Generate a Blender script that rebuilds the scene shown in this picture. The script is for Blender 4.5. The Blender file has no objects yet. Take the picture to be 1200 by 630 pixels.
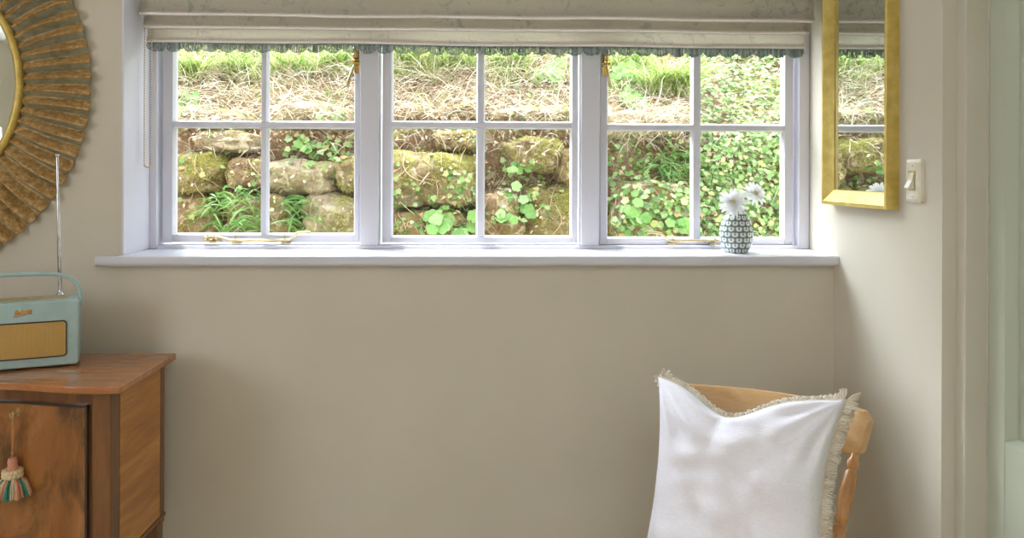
import bpy, bmesh, math, random
from mathutils import Vector, Matrix, noise
C = bpy.context.scene.collection
PI = math.pi
random.seed(7)
R = random.Random(11)

# ------------------------------------------------------------------ camera geometry
F, YAW, ROLL = 957.0, math.radians(2.03), math.radians(0.2)
CAM = Vector((0.0, -2.226, 1.35))
FW = Vector((math.sin(YAW), math.cos(YAW), 0)); RT = Vector((math.cos(YAW), -math.sin(YAW), 0))
U0, V0 = 600.0, 200.0
def ray(px, py):
    a, b = (px - U0), -(py - V0)
    c, s = math.cos(ROLL), math.sin(ROLL)
    # a clockwise roll of the picture content
    x, y = a * c - b * s, a * s + b * c
    return (RT * (x / F) + Vector((0, 0, 1)) * (y / F) + FW)
def Py(px, py, y):      # point of a sight line on the plane y
    d = ray(px, py); return CAM + d * ((y - CAM.y) / d.y)
def Px(px, py, x):
    d = ray(px, py); return CAM + d * ((x - CAM.x) / d.x)
def Pz(px, py, z):
    d = ray(px, py); return CAM + d * ((z - CAM.z) / d.z)

cd = bpy.data.cameras.new('camera'); cam = bpy.data.objects.new('camera', cd); C.objects.link(cam)
cd.sensor_width = 36; cd.lens = F / 1200 * 36; cd.shift_y = -(315 - V0) / 1200.0; cd.shift_x = 0
cd.clip_start = 0.02
m = Matrix((( RT.x, 0, -FW.x, 0), (RT.y, 0, -FW.y, 0), (0, 1, 0, 0), (0, 0, 0, 1)))
cam.matrix_world = Matrix.Translation(CAM) @ m @ Matrix.Rotation(ROLL, 4, 'Z')
bpy.context.scene.camera = cam

# ------------------------------------------------------------------ materials
def lin(c):
    return tuple(((v / 255) / 12.92 if v / 255 <= .04045 else ((v / 255 + .055) / 1.055) ** 2.4) for v in c[:3]) + (1,)
class N:
    def __init__(s, name):
        s.m = bpy.data.materials.new(name); s.m.use_nodes = True
        s.t = s.m.node_tree; s.t.nodes.clear()
        s.out = s.n('ShaderNodeOutputMaterial'); s.b = s.n('ShaderNodeBsdfPrincipled')
        s.l(s.b.outputs[0], s.out.inputs[0])
    def n(s, k, **kw):
        x = s.t.nodes.new(k)
        for a, v in kw.items(): setattr(x, a, v)
        return x
    def l(s, a, b): s.t.links.new(a, b)
    def co(s, kind='Object', scale=(1, 1, 1), rot=(0, 0, 0)):
        t = s.n('ShaderNodeTexCoord'); mp = s.n('ShaderNodeMapping')
        mp.inputs['Scale'].default_value = scale; mp.inputs['Rotation'].default_value = rot
        s.l(t.outputs[kind], mp.inputs[0]); return mp.outputs[0]
    def noise(s, v, scale, detail=4, rough=.55, dist=0):
        x = s.n('ShaderNodeTexNoise'); x.inputs['Scale'].default_value = scale; x.inputs['Detail'].default_value = detail
        x.inputs['Roughness'].default_value = rough; x.inputs['Distortion'].default_value = dist
        if v is not None: s.l(v, x.inputs['Vector'])
        return x.outputs[0]
    def ramp(s, f, stops, interp='LINEAR'):
        r = s.n('ShaderNodeValToRGB'); e = r.color_ramp.elements; r.color_ramp.interpolation = interp
        while len(e) < len(stops): e.new(.5)
        for k, (p, c) in enumerate(stops):
            e[k].position = p; e[k].color = lin(c) if len(c) == 3 else c
        s.l(f, r.inputs[0]); return r.outputs[0]
    def mix(s, f, a, b, mode='MIX'):
        x = s.n('ShaderNodeMix', data_type='RGBA', blend_type=mode)
        for i, v in ((0, f), (6, a), (7, b)):
            if hasattr(v, 'is_linked') or hasattr(v, 'links'): s.l(v, x.inputs[i])
            else: x.inputs[i].default_value = v if i == 0 else (lin(v) if len(v) == 3 else v)
        return x.outputs[2]
    def bump(s, h, strength, dist=.01):
        b = s.n('ShaderNodeBump'); b.inputs['Strength'].default_value = strength; b.inputs['Distance'].default_value = dist
        s.l(h, b.inputs['Height']); s.l(b.outputs[0], s.b.inputs['Normal']); return b
    def set(s, color=None, rough=None, metal=None, **kw):
        if color is not None:
            if hasattr(color, 'links'): s.l(color, s.b.inputs['Base Color'])
            else: s.b.inputs['Base Color'].default_value = lin(color)
        if rough is not None: s.b.inputs['Roughness'].default_value = rough
        if metal is not None: s.b.inputs['Metallic'].default_value = metal
        for k, v in kw.items(): s.b.inputs[k].default_value = v
        return s
def paint(name, col, rough=.6, bump=.05, bscale=180, var=3):
    s = N(name); v = s.co()
    c = s.ramp(s.noise(v, 3.0, 3), [(.3, tuple(max(0, x - var) for x in col)), (.7, tuple(min(255, x + var) for x in col))])
    s.set(c, rough); s.bump(s.noise(v, bscale, 4), bump, .002); return s.m
def metal(name, col, rough=.25):
    s = N(name); v = s.co()
    c = s.ramp(s.noise(v, 60, 4), [(.3, tuple(int(x * .86) for x in col)), (.7, col)])
    s.set(c, rough, 1.0); return s.m

M = {}
M['wall'] = paint('wall_paint', (211, 203, 186), .75, .12, 90)
M['ceiling'] = paint('ceiling_paint', (238, 236, 232), .8)
M['white'] = paint('white_gloss_paint', (218, 217, 225), .32, .04, 60, 1)
M['jamb'] = paint('stone_trim_paint', (205, 199, 182), .4, .04, 60, 2)
M['green'] = paint('sage_green_paint', (190, 195, 176), .38, .05, 70, 2)
M['brass'] = metal('polished_brass', (226, 196, 116), .22)
M['agedbrass'] = metal('aged_brass', (222, 204, 156), .35)
M['chrome'] = metal('chrome', (222, 224, 228), .12)
s = N('floor_carpet'); v = s.co(); s.set(s.ramp(s.noise(v, 220, 3), [(.3, (186, 176, 158)), (.7, (206, 198, 182))]), .95); s.bump(s.noise(v, 300, 2), .4, .004); M['floor'] = s.m
# clear glass: see-through with a fresnel reflection
s = N('clear_glass'); tr = s.n('ShaderNodeBsdfTransparent'); gl = s.n('ShaderNodeBsdfGlossy'); gl.inputs['Roughness'].default_value = .01
fr = s.n('ShaderNodeFresnel'); gb = s.n('ShaderNodeNewGeometry'); mr = s.n('ShaderNodeMapRange'); s.l(gb.outputs['Backfacing'], mr.inputs[0]); mr.inputs[3].default_value = 1.4; mr.inputs[4].default_value = 1 / 1.4; s.l(mr.outputs[0], fr.inputs['IOR']); mx = s.n('ShaderNodeMixShader')
tr.inputs[0].default_value = (.97, .98, .975, 1)
s.l(fr.outputs[0], mx.inputs[0]); s.l(tr.outputs[0], mx.inputs[1]); s.l(gl.outputs[0], mx.inputs[2]); s.l(mx.outputs[0], s.out.inputs[0]); s.t.nodes.remove(s.b); M['glass'] = s.m
s = N('mirror_silver'); v = s.co(); s.set(s.ramp(s.noise(v, 5, 2), [(.3, (226, 233, 230)), (.7, (232, 238, 236))]), .015, 1.0); M['mirror'] = s.m
# linen of the blind with faint grey-blue sprigs
s = N('printed_linen'); v = s.co()
base = s.ramp(s.noise(s.co(scale=(1, 1, 6)), 240, 3), [(.3, (198, 190, 176)), (.7, (222, 216, 204))])
n1 = s.noise(v, 26, 8, .68, 1.4); n2 = s.noise(v, 7, 3, .5)
mk = s.n('ShaderNodeMath', operation='MULTIPLY'); s.l(s.ramp(n1, [(.53, (0, 0, 0)), (.60, (255, 255, 255)), ]), mk.inputs[0]); s.l(s.ramp(n2, [(.42, (0, 0, 0)), (.56, (255, 255, 255))]), mk.inputs[1])
mk2 = s.n('ShaderNodeMath', operation='MULTIPLY'); s.l(mk.outputs[0], mk2.inputs[0]); mk2.inputs[1].default_value = .75
s.set(s.mix(mk2.outputs[0], base, (134, 144, 144)), .9); s.bump(s.noise(v, 500, 2), .35, .001)
tl = s.n('ShaderNodeBsdfTranslucent'); tl.inputs[0].default_value = lin((232, 222, 206)); ms = s.n('ShaderNodeMixShader'); ms.inputs[0].default_value = .42
s.l(s.b.outputs[0], ms.inputs[1]); s.l(tl.outputs[0], ms.inputs[2]); s.l(ms.outputs[0], s.out.inputs[0]); M['linen'] = s.m
s = N('cream_backlight'); v = s.co(); s.set(s.ramp(s.noise(v, 200, 3), [(.3, (232, 222, 212)), (.7, (244, 236, 228))]), .85); M['foldlight'] = s.m  # pale cream standing for daylight along the blind's fold edges
s = N('grey_green_yarn'); g = s.n('ShaderNodeNewGeometry'); s.set(s.ramp(g.outputs['Random Per Island'], [(0, (110, 126, 122)), (.5, (138, 150, 146)), (1, (176, 184, 176))]), .85); M['fringe'] = s.m
s = N('cream_yarn'); g = s.n('ShaderNodeNewGeometry'); s.set(s.ramp(g.outputs['Random Per Island'], [(0, (208, 194, 172)), (.5, (228, 218, 200)), (1, (240, 232, 218))]), .9); M['yarn'] = s.m
s = N('white_slub_linen'); v = s.co()
s.set(s.ramp(s.noise(s.co(scale=(1, 1, 8)), 90, 4), [(.3, (238, 236, 243)), (.7, (248, 246, 253))]), .92)
bw = s.n('ShaderNodeMath', operation='ADD'); s.l(s.noise(s.co(scale=(1, 1, 14)), 60, 3), bw.inputs[0]); s.l(s.noise(s.co(scale=(14, 1, 1)), 60, 3), bw.inputs[1])
s.bump(bw.outputs[0], .35, .0016); M['cushion'] = s.m
# woods
def wood(name, dark, mid, light, sc, rot=(0, 0, 0), rough=.3, fine=.3, flame=None, base=1.0, coat=.3):
    """long streaks: noise stretched along the grain (the small number in sc), finer pores over it"""
    s = N(name); v = s.co(scale=sc, rot=rot)
    c = s.ramp(s.noise(v, base, 5, .55, .6), [(.28, dark), (.5, mid), (.72, light)])
    v2 = s.co(scale=tuple(x * 4 for x in sc), rot=rot); pores = s.noise(v2, 2.2, 4, .7)
    c = s.mix(fine, c, s.ramp(pores, [(.3, dark), (.7, light)]))
    if flame:
        vv = s.co(scale=(8, 8, 3.4)); f = s.noise(vv, 1.3, 8, .66, 1.1)
        c = s.mix(s.ramp(f, [(.46, (0, 0, 0)), (.64, (225, 225, 225))]), c, flame)
    s.set(c, rough); s.b.inputs['Coat Weight'].default_value = coat; s.b.inputs['Coat Roughness'].default_value = .12
    s.bump(pores, .05, .0006); return s.m
M['mahog'] = wood('mahogany', (90, 52, 24), (118, 74, 36), (144, 96, 50), (26, 26, 2.5), rough=.34)
M['mahogside'] = wood('rippled_mahogany', (146, 88, 36), (188, 122, 56), (226, 164, 88), (2.2, 2.2, 26), rot=(.22, 0, 0), rough=.36, fine=.22)
M['mahogtop'] = wood('polished_mahogany_top', (148, 90, 50), (180, 116, 68), (202, 140, 90), (2.5, 26, 26), rough=.2, fine=.3, coat=.5)
M['flame'] = wood('flame_mahogany', (126, 76, 34), (156, 100, 50), (180, 124, 70), (7, 7, 2), rough=.22, fine=.25, flame=(66, 46, 30), coat=.5)
M['ebony'] = wood('dark_bead_wood', (44, 30, 20), (56, 38, 24), (70, 48, 30), (20, 20, 4))
M['pine'] = wood('waxed_pine', (196, 148, 92), (218, 174, 120), (232, 194, 142), (2.5, 26, 26), rough=.38, fine=.3)
M['pineturn'] = wood('turned_pine', (172, 116, 64), (196, 140, 84), (214, 160, 102), (22, 22, 3), rough=.36)
s = N('gilt_gold_leaf'); v = s.co(); s.set(s.ramp(s.noise(v, 30, 5), [(.3, (196, 168, 84)), (.7, (224, 200, 116))]), .42, .45); s.bump(s.noise(v, 160, 3), .1, .001); M['gilt'] = s.m
# carved rays: gilding over verdigris; a 'gild' attribute says where the carver left gold
s = N('rubbed_gilt_verdigris'); v = s.co(); a = s.n('ShaderNodeAttribute', attribute_name='gild')
ad = s.n('ShaderNodeMath', operation='ADD'); s.l(a.outputs['Fac'], ad.inputs[0])
mm = s.n('ShaderNodeMapRange'); s.l(s.noise(v, 38, 8, .72), mm.inputs[0]); mm.inputs[3].default_value = -.6; mm.inputs[4].default_value = .6
s.l(mm.outputs[0], ad.inputs[1])
gold = s.ramp(s.noise(v, 70, 6, .7), [(.28, (134, 98, 50)), (.5, (190, 150, 92)), (.72, (234, 206, 150))])
green = s.ramp(s.noise(v, 46, 5, .7), [(.3, (130, 128, 104)), (.6, (166, 166, 142)), (.8, (196, 192, 168))])
fac = s.ramp(ad.outputs[0], [(.42, (0, 0, 0)), (.58, (255, 255, 255))])
s.set(s.mix(fac, green, gold), .48); fm = s.n('ShaderNodeMath', operation='MULTIPLY'); s.l(fac, fm.inputs[0]); fm.inputs[1].default_value = .12; s.l(fm.outputs[0], s.b.inputs['Metallic'])
s.bump(s.noise(v, 120, 5), .3, .002); M['rays'] = s.m
s = N('duck_egg_leathercloth'); v = s.co(); s.set(s.ramp(s.noise(v, 50, 3), [(.3, (160, 186, 184)), (.7, (170, 195, 194))]), .42); s.bump(s.noise(v, 500, 2), .12, .0006); M['mint'] = s.m
s = N('gold_speaker_cloth'); v = s.co(scale=(1, 1, 1)); w = s.n('ShaderNodeTexWave', wave_type='BANDS', bands_direction='X'); s.l(v, w.inputs['Vector']); w.inputs['Scale'].default_value = 105; w.inputs['Distortion'].default_value = .3
s.set(s.mix(.25, s.ramp(w.outputs[1], [(.1, (166, 128, 60)), (.7, (206, 170, 96))]), s.ramp(s.noise(v, 600, 2), [(.3, (150, 110, 50)), (.7, (224, 190, 120))])), .6); s.bump(w.outputs[1], .4, .001); M['grille'] = s.m
M['dark'] = paint('dark_rubber', (52, 50, 44), .6)  # even dark tone for radio feet, speaker surround and mirror backing
M['brasstext'] = metal('brass_lettering', (222, 160, 66), .3)
def yarn(n, c):
    s = N(n); v = s.co(); s.set(s.ramp(s.noise(v, 400, 2), [(.3, tuple(int(x * .85) for x in c)), (.7, c)]), .9); return s.m
M['pink'] = yarn('pink_yarn', (226, 158, 128)); M['teal'] = yarn('teal_yarn', (84, 158, 136)); M['cream'] = yarn('pale_cream_yarn', (238, 214, 172)); M['cord'] = yarn('tan_cord', (206, 140, 84))
s = N('cream_switch_plate'); v = s.co(); s.set(s.ramp(s.noise(v, 22, 4), [(.35, (218, 208, 178)), (.65, (240, 236, 226))]), .3); M['plate'] = s.m
s = N('petal_white'); g = s.n('ShaderNodeNewGeometry'); s.set(s.ramp(g.outputs['Random Per Island'], [(0, (240, 238, 240)), (1, (252, 251, 252))]), .6)
tl = s.n('ShaderNodeBsdfTranslucent'); tl.inputs[0].default_value = (.9, .9, .9, 1); ms = s.n('ShaderNodeMixShader'); ms.inputs[0].default_value = .5
s.l(s.b.outputs[0], ms.inputs[1]); s.l(tl.outputs[0], ms.inputs[2]); s.l(ms.outputs[0], s.out.inputs[0]); M['petal'] = s.m
s = N('petal_centre'); v = s.co(); s.set(s.ramp(s.noise(v, 300, 2), [(.3, (196, 200, 120)), (.7, (226, 226, 160))]), .8); M['pistil'] = s.m
# vase glaze, motif in object space (angle, height)
s = N('glazed_tulip_pattern'); uv = s.n('ShaderNodeUVMap'); uv.uv_map = 'UVMap'
sx = s.n('ShaderNodeSeparateXYZ'); s.l(uv.outputs[0], sx.inputs[0])
def mth(op, a, b=None, c=None):
    x = s.n('ShaderNodeMath', operation=op)
    for i, v in enumerate((a, b, c)):
        if v is None: continue
        if hasattr(v, 'links'): s.l(v, x.inputs[i])
        else: x.inputs[i].default_value = v
    return x.outputs[0]
row = mth('FLOOR', sx.outputs[1]); off = mth('MULTIPLY', mth('MODULO', row, 2.0), .5)
fx = mth('SUBTRACT', mth('FRACT', mth('ADD', sx.outputs[0], off)), .5); fy = mth('SUBTRACT', mth('FRACT', sx.outputs[1]), .5)
ax = mth('ABSOLUTE', fx)
# two petals (heart) with a dark heart inside
dx = mth('SUBTRACT', ax, .17); d1 = mth('SQRT', mth('ADD', mth('POWER', mth('MULTIPLY', dx, 1.15), 2.0), mth('POWER', mth('MULTIPLY', mth('SUBTRACT', fy, mth('MULTIPLY', ax, .35)), .72), 2.0)))
pet = mth('LESS_THAN', d1, .275); ax_cut = mth('GREATER_THAN', mth('SQRT', mth('ADD', mth('POWER', fx, 2.0), mth('POWER', mth('MULTIPLY', mth('SUBTRACT', fy, .12), .7), 2.0))), .11)
pf = mth('MULTIPLY', pet, ax_cut)
s.set(s.mix(pf, (104, 124, 122), (226, 230, 227)), .12); M['vase'] = s.m
# outdoors
def leafm(name, stops, trans=.35, rough=.5):
    s = N(name); g = s.n('ShaderNodeNewGeometry'); v = s.co()
    c = s.ramp(g.outputs['Random Per Island'], stops); c = s.mix(.12, c, s.ramp(s.noise(v, 90, 3), [(.3, (40, 60, 20)), (.7, (230, 235, 190))]))
    s.set(c, rough); tl = s.n('ShaderNodeBsdfTranslucent'); s.l(c, tl.inputs[0]); ms = s.n('ShaderNodeMixShader'); ms.inputs[0].default_value = trans
    s.l(s.b.outputs[0], ms.inputs[1]); s.l(tl.outputs[0], ms.inputs[2]); s.l(ms.outputs[0], s.out.inputs[0]); return s.m
M['ivy'] = leafm('ivy_leaf', [(0, (62, 98, 36)), (.3, (96, 142, 56)), (.55, (132, 170, 84)), (.8, (172, 200, 140)), (.95, (196, 196, 120)), (1, (194, 144, 106))])
M['leafpale'] = leafm('pale_lobed_leaf', [(0, (88, 144, 52)), (.5, (124, 172, 78)), (1, (172, 204, 138))])
M['grass'] = leafm('green_grass', [(0, (96, 134, 48)), (.3, (134, 168, 74)), (.6, (176, 196, 112)), (.8, (210, 208, 150)), (1, (232, 222, 190))])
M['fern'] = leafm('strap_leaf', [(0, (58, 112, 38)), (.5, (92, 148, 60)), (1, (160, 188, 118))])
M['dry'] = leafm('dry_grass', [(0, (122, 94, 72)), (.35, (166, 142, 118)), (.7, (208, 194, 174)), (1, (236, 228, 214))], .2, .7)
M['litter'] = leafm('leaf_litter', [(0, (108, 74, 50)), (.3, (148, 106, 80)), (.6, (184, 150, 118)), (.85, (218, 202, 180)), (1, (140, 140, 60))], .1, .8)
M['stemwood'] = leafm('woody_stem', [(0, (112, 74, 54)), (.5, (158, 116, 90)), (1, (206, 176, 146))], .05, .8)
M['mosst'] = leafm('moss_tuft', [(0, (128, 124, 44)), (.5, (164, 156, 66)), (1, (196, 186, 96))], .15, .9)
def stone(name, base, hi, moss, amt):
    s = N(name); v = s.co(kind='Object'); g = s.n('ShaderNodeNewGeometry'); sp = s.n('ShaderNodeSeparateXYZ'); s.l(g.outputs['Normal'], sp.inputs[0])
    c = s.ramp(s.noise(v, 14, 8, .7), [(.3, base), (.55, hi), (.75, tuple(min(255, int(x * 1.12)) for x in hi))])
    li = s.n('ShaderNodeTexVoronoi'); s.l(v, li.inputs[0]); li.inputs['Scale'].default_value = 22
    c = s.mix(.45, c, s.ramp(s.noise(v, 70, 6, .75), [(.36, tuple(int(x * .5) for x in base)), (.6, hi)]))
    c = s.mix(s.ramp(s.noise(v, 18, 3, .5, 1.2), [(.55, (0, 0, 0)), (.6, (170, 170, 170))]), c, (206, 200, 172))
    mo = s.n('ShaderNodeMath', operation='ADD'); s.l(s.noise(v, 7, 7, .68), mo.inputs[0])
    mz = s.n('ShaderNodeMath', operation='MULTIPLY'); s.l(sp.outputs[2], mz.inputs[0]); mz.inputs[1].default_value = .12; s.l(mz.outputs[0], mo.inputs[1])
    mossc = s.ramp(s.noise(v, 60, 5, .7), [(.3, tuple(int(x * .5) for x in moss)), (.65, moss)])
    c = s.mix(s.ramp(mo.outputs[0], [(.62 - amt, (0, 0, 0)), (.72 - amt, (255, 255, 255))]), c, mossc)
    s.set(c, .9); s.bump(s.noise(v, 45, 8, .75), .9, .012); return s.m
M['st_moss'] = stone('mossy_sandstone', (104, 84, 56), (150, 128, 94), (146, 138, 60), .14)
M['st_grey'] = stone('lichened_grey_stone', (112, 98, 76), (164, 146, 118), (150, 142, 74), .04)
M['st_brown'] = stone('brown_earthy_stone', (100, 74, 50), (142, 114, 82), (136, 124, 56), .08)
M['soil'] = stone('earth_bank', (76, 54, 36), (128, 98, 70), (150, 146, 72), .05)
s = N('lawn_beyond'); v = s.co(); s.set(s.ramp(s.noise(v, 12, 6), [(.3, (120, 150, 70)), (.7, (180, 196, 120))]), .9); M['lawn'] = s.m

# ------------------------------------------------------------------ mesh helpers
def link(name, me, mat=None, parent=None):
    o = bpy.data.objects.new(name, me); C.objects.link(o)
    if mat is not None:
        for mt in (mat if isinstance(mat, (list, tuple)) else [mat]): me.materials.append(mt)
    if parent is not None: o.parent = parent
    return o
def obj(name, bm, mat, parent=None, smooth=False, bevel=0, seg=2, recalc=True, kind=None):
    if recalc: bmesh.ops.recalc_face_normals(bm, faces=bm.faces)
    me = bpy.data.meshes.new(name); bm.to_mesh(me); bm.free()
    if smooth:
        for p in me.polygons: p.use_smooth = True
        if smooth != 'all':
            try: me.set_sharp_from_angle(angle=math.radians(40))
            except Exception: pass
    o = link(name, me, mat, parent)
    if bevel:
        b = o.modifiers.new('b', 'BEVEL'); b.width = bevel; b.segments = seg; b.limit_method = 'ANGLE'; b.harden_normals = False
    if kind: o['kind'] = kind
    return o
def empty(name, loc=(0, 0, 0), rz=0):
    o = bpy.data.objects.new(name, None); C.objects.link(o); o.location = loc; o.rotation_euler.z = rz; o.empty_display_size = .05; return o
def tag(o, label, cat, group=None, kind=None):
    o['label'] = label; o['category'] = cat
    if group: o['group'] = group
    if kind: o['kind'] = kind
    return o
def box(bm, x0, x1, y0, y1, z0, z1, mi=0):
    vs = [bm.verts.new(p) for p in ((x0, y0, z0), (x1, y0, z0), (x1, y1, z0), (x0, y1, z0), (x0, y0, z1), (x1, y0, z1), (x1, y1, z1), (x0, y1, z1))]
    for f in ((3, 2, 1, 0), (4, 5, 6, 7), (0, 1, 5, 4), (1, 2, 6, 5), (2, 3, 7, 6), (3, 0, 4, 7)):
        bm.faces.new([vs[i] for i in f]).material_index = mi
    return vs
def prism(bm, poly, z0, z1, axis='z'):
    def p(a, b, c): return {'z': (a, b, c), 'x': (c, a, b), 'y': (a, c, b)}[axis]
    lo = [bm.verts.new(p(a, b, z0)) for a, b in poly]; hi = [bm.verts.new(p(a, b, z1)) for a, b in poly]
    n = len(poly)
    bm.faces.new(lo[::-1]); bm.faces.new(hi)
    for i in range(n): bm.faces.new((lo[i], lo[(i + 1) % n], hi[(i + 1) % n], hi[i]))
def tube(bm, pts, r, seg=10, cap=True, flat=1.0):
    pts = [Vector(p) for p in pts]; rs = r if isinstance(r, (list, tuple)) else [r] * len(pts)
    rings = []; up = None
    for i, p in enumerate(pts):
        d = (pts[min(i + 1, len(pts) - 1)] - pts[max(i - 1, 0)])
        if d.length < 1e-9: d = Vector((0, 0, 1))
        d.normalize()
        if up is None:
            up = Vector((0, 0, 1)) if abs(d.z) < .9 else Vector((0, 1, 0))
        a = d.cross(up).normalized(); b = a.cross(d).normalized(); up = b
        rings.append([bm.verts.new(p + (a * math.cos(t) * flat + b * math.sin(t)) * rs[i]) for t in [2 * PI * k / seg for k in range(seg)]])
    for A, B in zip(rings, rings[1:]):
        for k in range(seg): bm.faces.new((A[k], A[(k + 1) % seg], B[(k + 1) % seg], B[k]))
    if cap: bm.faces.new(rings[0][::-1]); bm.faces.new(rings[-1])
def lathe(bm, prof, seg=32, mat=Matrix(), uvs=None):
    rings = []
    for r, z in prof:
        rings.append([bm.verts.new(mat @ Vector((r * math.cos(2 * PI * k / seg), r * math.sin(2 * PI * k / seg), z))) for k in range(seg)])
    lay = bm.loops.layers.uv.new('UVMap') if uvs else None
    for i, (A, B) in enumerate(zip(rings, rings[1:])):
        for k in range(seg):
            f = bm.faces.new((A[k], A[(k + 1) % seg], B[(k + 1) % seg], B[k]))
            if lay:
                for lp, (kk, ii) in zip(f.loops, ((k, i), (k + 1, i), (k + 1, i + 1), (k, i + 1))): lp[lay].uv = uvs(kk / seg, prof[ii][1])
    if prof[0][0] > 1e-6: bm.faces.new(rings[0][::-1])
    if prof[-1][0] > 1e-6: bm.faces.new(rings[-1])
def rrect(w, h, r, n=6, cx=0, cy=0):
    out = []
    for sx, sy, a0 in ((1, 1, 0), (-1, 1, 90), (-1, -1, 180), (1, -1, 270)):
        for k in range(n + 1):
            a = math.radians(a0 + 90 * k / n); out.append((cx + sx * (w / 2 - r) + r * math.cos(a), cy + sy * (h / 2 - r) + r * math.sin(a)))
    return out
def sph(bm, c, r, u=8, v=6, sc=(1, 1, 1)):
    bmesh.ops.create_uvsphere(bm, u_segments=u, v_segments=v, radius=r, matrix=Matrix.Translation(c) @ Matrix.Diagonal((*sc, 1)))
def struct(o): o['kind'] = 'structure'; return o

# ------------------------------------------------------------------ key positions
def xat(px, y, py=200): return Py(px, py, y).x
def zat(py, y, px=560): return Py(px, py, y).z
WX1 = xat(977, 0, 330)            # right wall plane
WX0 = xat(142.8, 0, 150)          # left edge of the window recess
YW = .17                          # room face of the window frame
SILL = zat(298.7, 0)
ROOM = dict(x0=-2.35, y0=-4.0, top=2.32)
HEAD = 1.93
YO = .29                          # outside face of the outer wall
# right wall ends where the door casing starts
YE = Px(1104, 300, WX1).y
print('WX0', WX0, 'WX1', WX1, 'SILL', SILL, 'YE', YE)

# ------------------------------------------------------------------ shell
bm = bmesh.new(); box(bm, ROOM['x0'] - .2, WX1 + .5, ROOM['y0'] - .2, YO, -.15, 0); struct(obj('floor', bm, M['floor']))
TOPFILL = (.1, .85, -3.1, -2.3)     # added ceiling opening for fill light, out of view
SIDEFILL = (-3.05, -1.65, 1.05, 2.1)     # added side opening for fill light, out of view (y0, y1, z0, z1)
T_ = ROOM['top']
bm = bmesh.new()
box(bm, ROOM['x0'] - .2, TOPFILL[0], ROOM['y0'] - .2, YO, T_, T_ + .2); box(bm, TOPFILL[1], WX1 + .5, ROOM['y0'] - .2, YO, T_, T_ + .2)
box(bm, TOPFILL[0], TOPFILL[1], ROOM['y0'] - .2, TOPFILL[2], T_, T_ + .2); box(bm, TOPFILL[0], TOPFILL[1], TOPFILL[3], YO, T_, T_ + .2); struct(obj('ceiling', bm, M['ceiling']))
bm = bmesh.new()
box(bm, ROOM['x0'] - .2, WX0, 0, YO, 0, ROOM['top']); box(bm, WX0, WX1, 0, YO, 0, SILL - .026); box(bm, WX0, WX1, 0, YO, HEAD, ROOM['top']); box(bm, WX1 + .001, WX1 + .5, 0, YO, 0, ROOM['top'])
bmesh.ops.remove_doubles(bm, verts=bm.verts, dist=1e-5); struct(obj('wall_back', bm, M['wall']))
# right wall: plastered up to the door opening, then above the door and on towards the camera
DX = WX1 + .075
YD1 = YE - .95
bm = bmesh.new(); box(bm, WX1, WX1 + .5, YE, 0, 0, ROOM['top']); box(bm, WX1, WX1 + .5, ROOM['y0'], YD1, 0, ROOM['top']); box(bm, WX1, WX1 + .5, YD1, YE, 2.06, ROOM['top']); struct(obj('wall_right', bm, M['wall']))
bm = bmesh.new(); X0 = ROOM['x0']
box(bm, X0 - .2, X0, ROOM['y0'], SIDEFILL[0], 0, T_); box(bm, X0 - .2, X0, SIDEFILL[1], 0, 0, T_); box(bm, X0 - .2, X0, SIDEFILL[0], SIDEFILL[1], 0, SIDEFILL[2]); box(bm, X0 - .2, X0, SIDEFILL[0], SIDEFILL[1], SIDEFILL[3], T_); struct(obj('wall_left', bm, M['wall']))
bm = bmesh.new(); box(bm, X0 - .2, WX1 + .5, ROOM['y0'] - .2, ROOM['y0'], 0, T_); struct(obj('wall_rear', bm, M['wall']))
w2 = struct(empty('side_fill_opening', (0, 0, 0)))  # added opening with frame, unseen, round the side fill lamp
bm = bmesh.new(); ym_ = (SIDEFILL[0] + SIDEFILL[1]) / 2
for a, b in ((SIDEFILL[0], SIDEFILL[0] + .05), (SIDEFILL[1] - .05, SIDEFILL[1]), (ym_ - .02, ym_ + .02)): box(bm, X0 - .14, X0 - .08, a, b, SIDEFILL[2], SIDEFILL[3])
for a, b in ((SIDEFILL[2], SIDEFILL[2] + .05), (SIDEFILL[3] - .05, SIDEFILL[3])): box(bm, X0 - .138, X0 - .082, SIDEFILL[0] + .05, SIDEFILL[1] - .05, a, b)
obj('window_frame', bm, M['white'], w2)  # frame of the added side fill opening, unseen
w3 = struct(empty('ceiling_fill_opening', (0, 0, 0)))  # added opening with frame, unseen, round the overhead fill lamp
bm = bmesh.new()
for a, b in ((TOPFILL[0], TOPFILL[0] + .05), (TOPFILL[1] - .05, TOPFILL[1])): box(bm, a, b, TOPFILL[2], TOPFILL[3], T_ + .1, T_ + .16)
for a, b in ((TOPFILL[2], TOPFILL[2] + .05), (TOPFILL[3] - .05, TOPFILL[3])): box(bm, TOPFILL[0] + .05, TOPFILL[1] - .05, a, b, T_ + .102, T_ + .158)
obj('window_frame', bm, M['white'], w3)  # frame of the added ceiling fill opening, unseen
# plaster lining of the window recess (left side and soffit are white gloss board)
bm = bmesh.new(); box(bm, WX0 - .001, WX0 + .006, -.002, YW, SILL, HEAD); struct(obj('trim_1', bm, M['white'], bevel=.002))
bm = bmesh.new(); box(bm, WX0, WX1, -.0, YW, HEAD - .006, HEAD + .001); struct(obj('trim_2', bm, M['white']))
# baseboards
bm = bmesh.new(); box(bm, ROOM['x0'], WX1 - .0, -.018, 0, 0, .14); struct(obj('baseboard_back', bm, M['white'], bevel=.004))
bm = bmesh.new(); box(bm, WX1 - .018, WX1, YE, -.018, 0, .14); struct(obj('baseboard_right', bm, M['white'], bevel=.004))

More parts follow.
